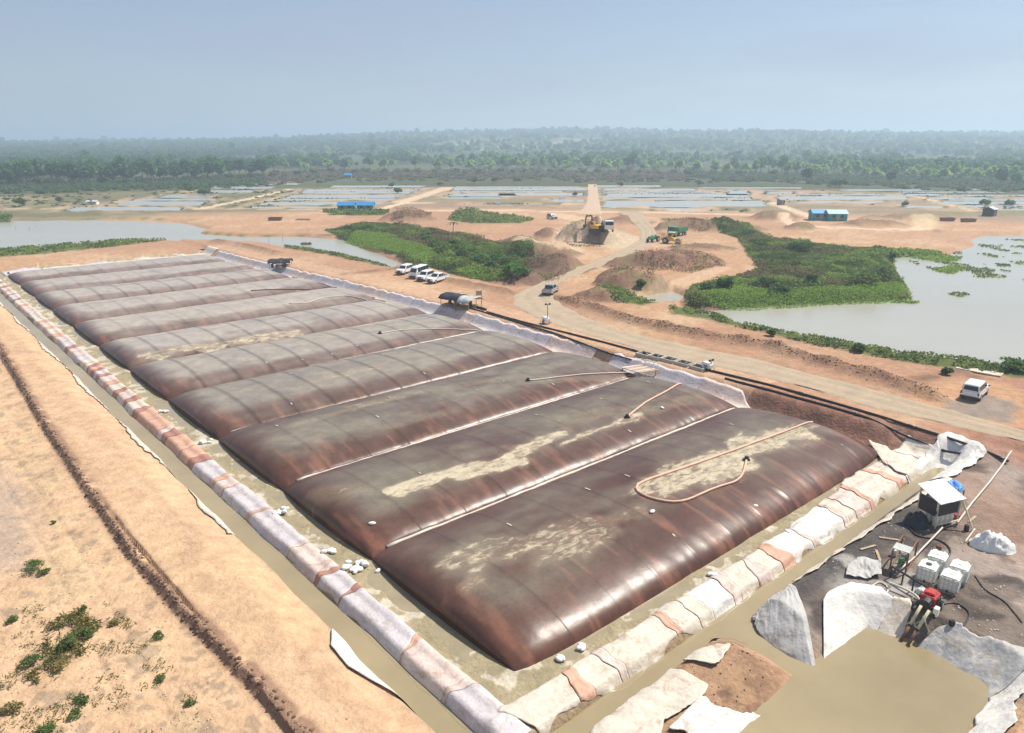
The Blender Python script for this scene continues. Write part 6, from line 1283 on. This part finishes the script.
for k, (u, v, H, r, lb) in enumerate([(721, 290, 2.8, 1.2, 'dark twin topped shrub at left of the green lake spit'), (727, 291, 3.0, 1.1, 'dark upright shrub just right of the twin topped shrub'), (708, 291, 2.2, 1.8, 'low wide dark shrub at the left end of the lake spit'), (768, 287, 2.6, 1.8, 'dark bush in the middle of the green lake spit'), (778, 294, 2.4, 1.8, 'dark bush near the water in the middle of the lake spit'), (811, 285, 2.6, 1.2, 'narrow dark shrub right of the middle of the lake spit'), (862, 284, 3.4, 3.2, 'large rounded olive bush at the right part of the lake spit'), (880, 280, 3.6, 3.0, 'large rounded olive bush near the tip of the lake spit'), (892, 262, 3.0, .8, 'slim shrub standing at the water inlet of the lake spit'), (745, 236, 2.6, 3.0, 'dark shrub clump at the top end of the lake spit'),
                                     (760, 245, 2.4, 3.2, 'wide dark shrub below the top end of the lake spit'), (800, 250, 2.4, 3.4, 'wide dark shrub along the upper edge of the lake spit'), (640, 288, 1.8, 1.0, 'small green shrub by the brown puddle'), (947, 375, 1.1, .6, 'tall weed bush on the bank left of the pale slab'), (858, 352, 1.3, .9, 'dark little bush at the lakeside bank of the haul road'), (770, 336, 1.2, .7, 'small dark bush on the lakeside bank far along'), (1012, 370, 1.6, 1.6, 'dark green bush on the lake bank right of the pale slab')]):
    shrub(lb, u, v, H, r, int(260 + 130 * r), DK if k != 6 and k != 7 else (.055, .082, .026), 700 + k, leaf=.22)
for k in range(24):
    u = 425 + k * 4.3 + random.uniform(-3, 3); v = 241 + k * 1.25 + random.uniform(-4, 10)
    shrub('dark green bush in the thicket between the lake and parked vehicles', u, v, random.uniform(1.8, 2.8), random.uniform(1.4, 2.6), 330, (.034 + .02 * random.random(), .062 + .02 * random.random(), .02), 740 + k, leaf=.26, group='bushes in the thicket behind the parked vehicles')
# lone palm like plant in the thicket
x, y, z = on(453, 236, 1.2); t = thing('palm_tree', 'slim young palm standing above the thicket', 'tree', (x, y, z)); mb = MB(); mb.tube([(0, 0, 0), (.1, 0, 2.2), (.1, .1, 3.6)], [.12, .09, .07], 7); mb.build('trunk', M['bark'], t)
for k in range(9):
    an = k * .7; pts = [(.1 + math.cos(an) * r_, .1 + math.sin(an) * r_, 3.6 + .7 * r_ - .55 * r_ * r_) for r_ in (0, .4, .8, 1.3, 1.7)]; V = []; 
    for p in pts: V += [(p[0] - math.sin(an) * .14, p[1] + math.cos(an) * .14, p[2]), (p[0] + math.sin(an) * .14, p[1] - math.cos(an) * .14, p[2])]
    link('frond', np_mesh('frond', V, [(2 * i, 2 * i + 1, 2 * i + 3, 2 * i + 2) for i in range(4)], np.tile([.05, .085, .03], (10, 1))), M['foliage'], t)
# weeds on the left flats
WD0 = [(33, 571, .9, .75, 'bushiest round green weed beside the grey gravel'), (44, 575, .5, .45, 'small weed tuft right of the bushiest weed'), (72, 648, 1.0, .7, 'tall dark green weed at the middle of the big weed patch'), (33, 667, .7, .55, 'green weed bush at left end of the big weed patch'), (85, 637, .7, .5, 'weed at the upper end of the big weed patch'), (60, 668, .6, .7, 'dry weed in the lower part of the big weed patch'),
      (130, 685, .4, .35, 'lone green weed on the sand right of the big patch'), (5, 610, .5, .5, 'weed at the left picture edge above the patch'), (12, 622, .4, .4, 'weed near the left edge under another weed'), (83, 612, .5, .3, 'thin weed above the big weed patch'), (53, 524, .35, .2, 'tiny green weed far up the flats'), (82, 702, .4, .4, 'low weed below the big patch'), (75, 717, .4, .35, 'weed at the bottom edge by the pale sand'), (48, 731, .5, .5, 'dark weed cut by the bottom edge'), (158, 638, .35, .4, 'flat weed beside the pale sand track'), (155, 642, .3, .3, 'small flat weed right of the pale sand track'), (160, 680, .3, .3, 'little weed at right of the lone weed'), (190, 705, .3, .25, 'small weed nearest the brown scarp'), (5, 650, .5, .5, 'weed at the left edge beside the big patch'), (115, 625, .4, .3, 'thin dry weed right of the big patch'), (10, 715, .6, .6, 'dry weed in the bottom left corner'), (100, 715, .3, .3, 'tiny weed low on the sand')]
WD = [w for i, w in enumerate(WD0) if i not in (6, 7, 15, 18, 21)]
for k, (u, v, H, r, lb) in enumerate(WD):
    shrub(lb, u, v, H, r, int(160 + 900 * r * r), (.045, .068, .02) if lb.find('dry') < 0 else (.10, .085, .035), 800 + k, z=-.4, name='weed', leaf=.055, cat='weed')
def lowgrass(q, rng): return (np.array([.12, .145, .042]) * (1 - rng.random((len(q), 1)) * .3) + np.array([.10, .06, .02]) * rng.random((len(q), 1)))
growth('grass', Gs([(60, 628), (85, 618), (100, 640), (90, 665), (60, 690), (35, 700), (20, 680), (50, 660)], -.4), 160, .15, .34, lowgrass, 660, .0, thr=lambda q: fbm(q[:, 0], q[:, 1], .9, 3, 417) > .42, asp=.22)
growth('grass', Gs([(-20, 590), (40, 600), (120, 620), (200, 700), (220, 760), (-20, 760)], -.4), 60, .10, .16, lowgrass, 661, .0, thr=lambda q: fbm(q[:, 0], q[:, 1], 1.3, 4, 418) > .60, asp=.22)
# clods, stones
def scatter_rocks(name, q, rmin, rmax, m, seed, zo=0.0):
    rng = np.random.default_rng(seed); n = len(q); base = np.array([(1, 0, 0), (-1, 0, 0), (0, 1, 0), (0, -1, 0), (0, 0, 1), (0, 0, -.6)], float); fc = np.array([(0, 2, 4), (2, 1, 4), (1, 3, 4), (3, 0, 4), (2, 0, 5), (1, 2, 5), (3, 1, 5), (0, 3, 5)])
    s = (rmin + (rmax - rmin) * rng.random(n) ** 3)[:, None, None]; an = rng.uniform(0, 6.28, n); V = base[None] * rng.uniform(.6, 1.3, (n, 6, 1)) * s; V[..., 2] *= .75
    x = V[..., 0] * np.cos(an)[:, None] - V[..., 1] * np.sin(an)[:, None]; y = V[..., 0] * np.sin(an)[:, None] + V[..., 1] * np.cos(an)[:, None]; V = np.stack([x, y, V[..., 2]], -1)
    V = V + np.c_[q, terrain(q[:, 0], q[:, 1]) + zo][:, None, :] + np.array([0, 0, 0])
    F = (fc[None] + (np.arange(n) * 6)[:, None, None]).reshape(-1, 3); return tagset(link(name, np_mesh(name, V.reshape(-1, 3), F), m), kind='stuff')
sc_ = resample(SCARP, 900); q = np.repeat(sc_, 5, 0) + RNG.normal(size=(4500, 2)) * .17 - np.array([.12, 0]); scatter_rocks('dirt_clods', q, .03, .20, M['clod'], 900)
q = np.array([G(u, v, -.4) for u, v in zip(RNG.uniform(-10, 260, 2600), 520 + 230 * RNG.random(2600) ** .7)]); a_, b_ = toab(q[:, 0], q[:, 1]); q = q[(a_ < -12.6) & (fbm(q[:, 0], q[:, 1], 2.2, 3, 420) > .45)]; scatter_rocks('stones', q, .015, .10, M['stone'], 901)
q = np.c_[[AB(a, b) for a, b in zip(RNG.uniform(-12, -7.5, 500), RNG.uniform(-5, 140, 500))]]; scatter_rocks('stones', q, .015, .09, M['stone'], 902)
q = np.array([G(u, v, .8) for u, v in zip(RNG.uniform(820, 1030, 900), RNG.uniform(480, 660, 900))]); a_, b_ = toab(q[:, 0], q[:, 1]); q = q[b_ < -6.3]; q = q[sdf(SETTLE, q[:, 0], q[:, 1]) > 2.6]; scatter_rocks('rubble', q, .02, .13, M['conc'], 903)
q = np.array([G(u, v, .5) for u, v in zip(RNG.uniform(690, 800, 160), RNG.uniform(640, 700, 160))]); q = q[sdf(SETTLE, q[:, 0], q[:, 1]) > .8]; scatter_rocks('stones', q, .02, .09, M['clod'], 904)
wl = np.vstack([resample(Gs(w_, ZR), 260) for w_ in (WINDROW,)]); q = np.repeat(wl, 9, 0) + RNG.normal(size=(len(wl) * 9, 2)) * .8; scatter_rocks('dirt_clods', q, .03, .16, M['clod'], 905)
for mi, (mx, my, rx, ry, h) in enumerate(MOUND_W):
    q = RNG.normal(size=(220, 2)) * np.array([rx, ry]) * .45 + [mx, my]; scatter_rocks('dirt_clods', q, .04, .15, M['clod'], 910 + mi)
# ---------------------------------------------------------------- haze
mb = MB(); mb.box(-13500, -13500, -60, 13500, 13500, 150); hz = mb.build('haze', None); tagset(hz, kind='stuff')
hm = bpy.data.materials.new('haze_air'); hm.use_nodes = True; nt = hm.node_tree; nt.nodes.clear(); out = nt.nodes.new('ShaderNodeOutputMaterial'); pv = nt.nodes.new('ShaderNodeVolumePrincipled')
pv.inputs['Color'].default_value = (.66, .83, 1.0, 1); pv.inputs['Density'].default_value = HAZE_DENSITY; pv.inputs['Anisotropy'].default_value = .3; nt.links.new(pv.outputs[0], out.inputs['Volume']); hz.data.materials.append(hm)
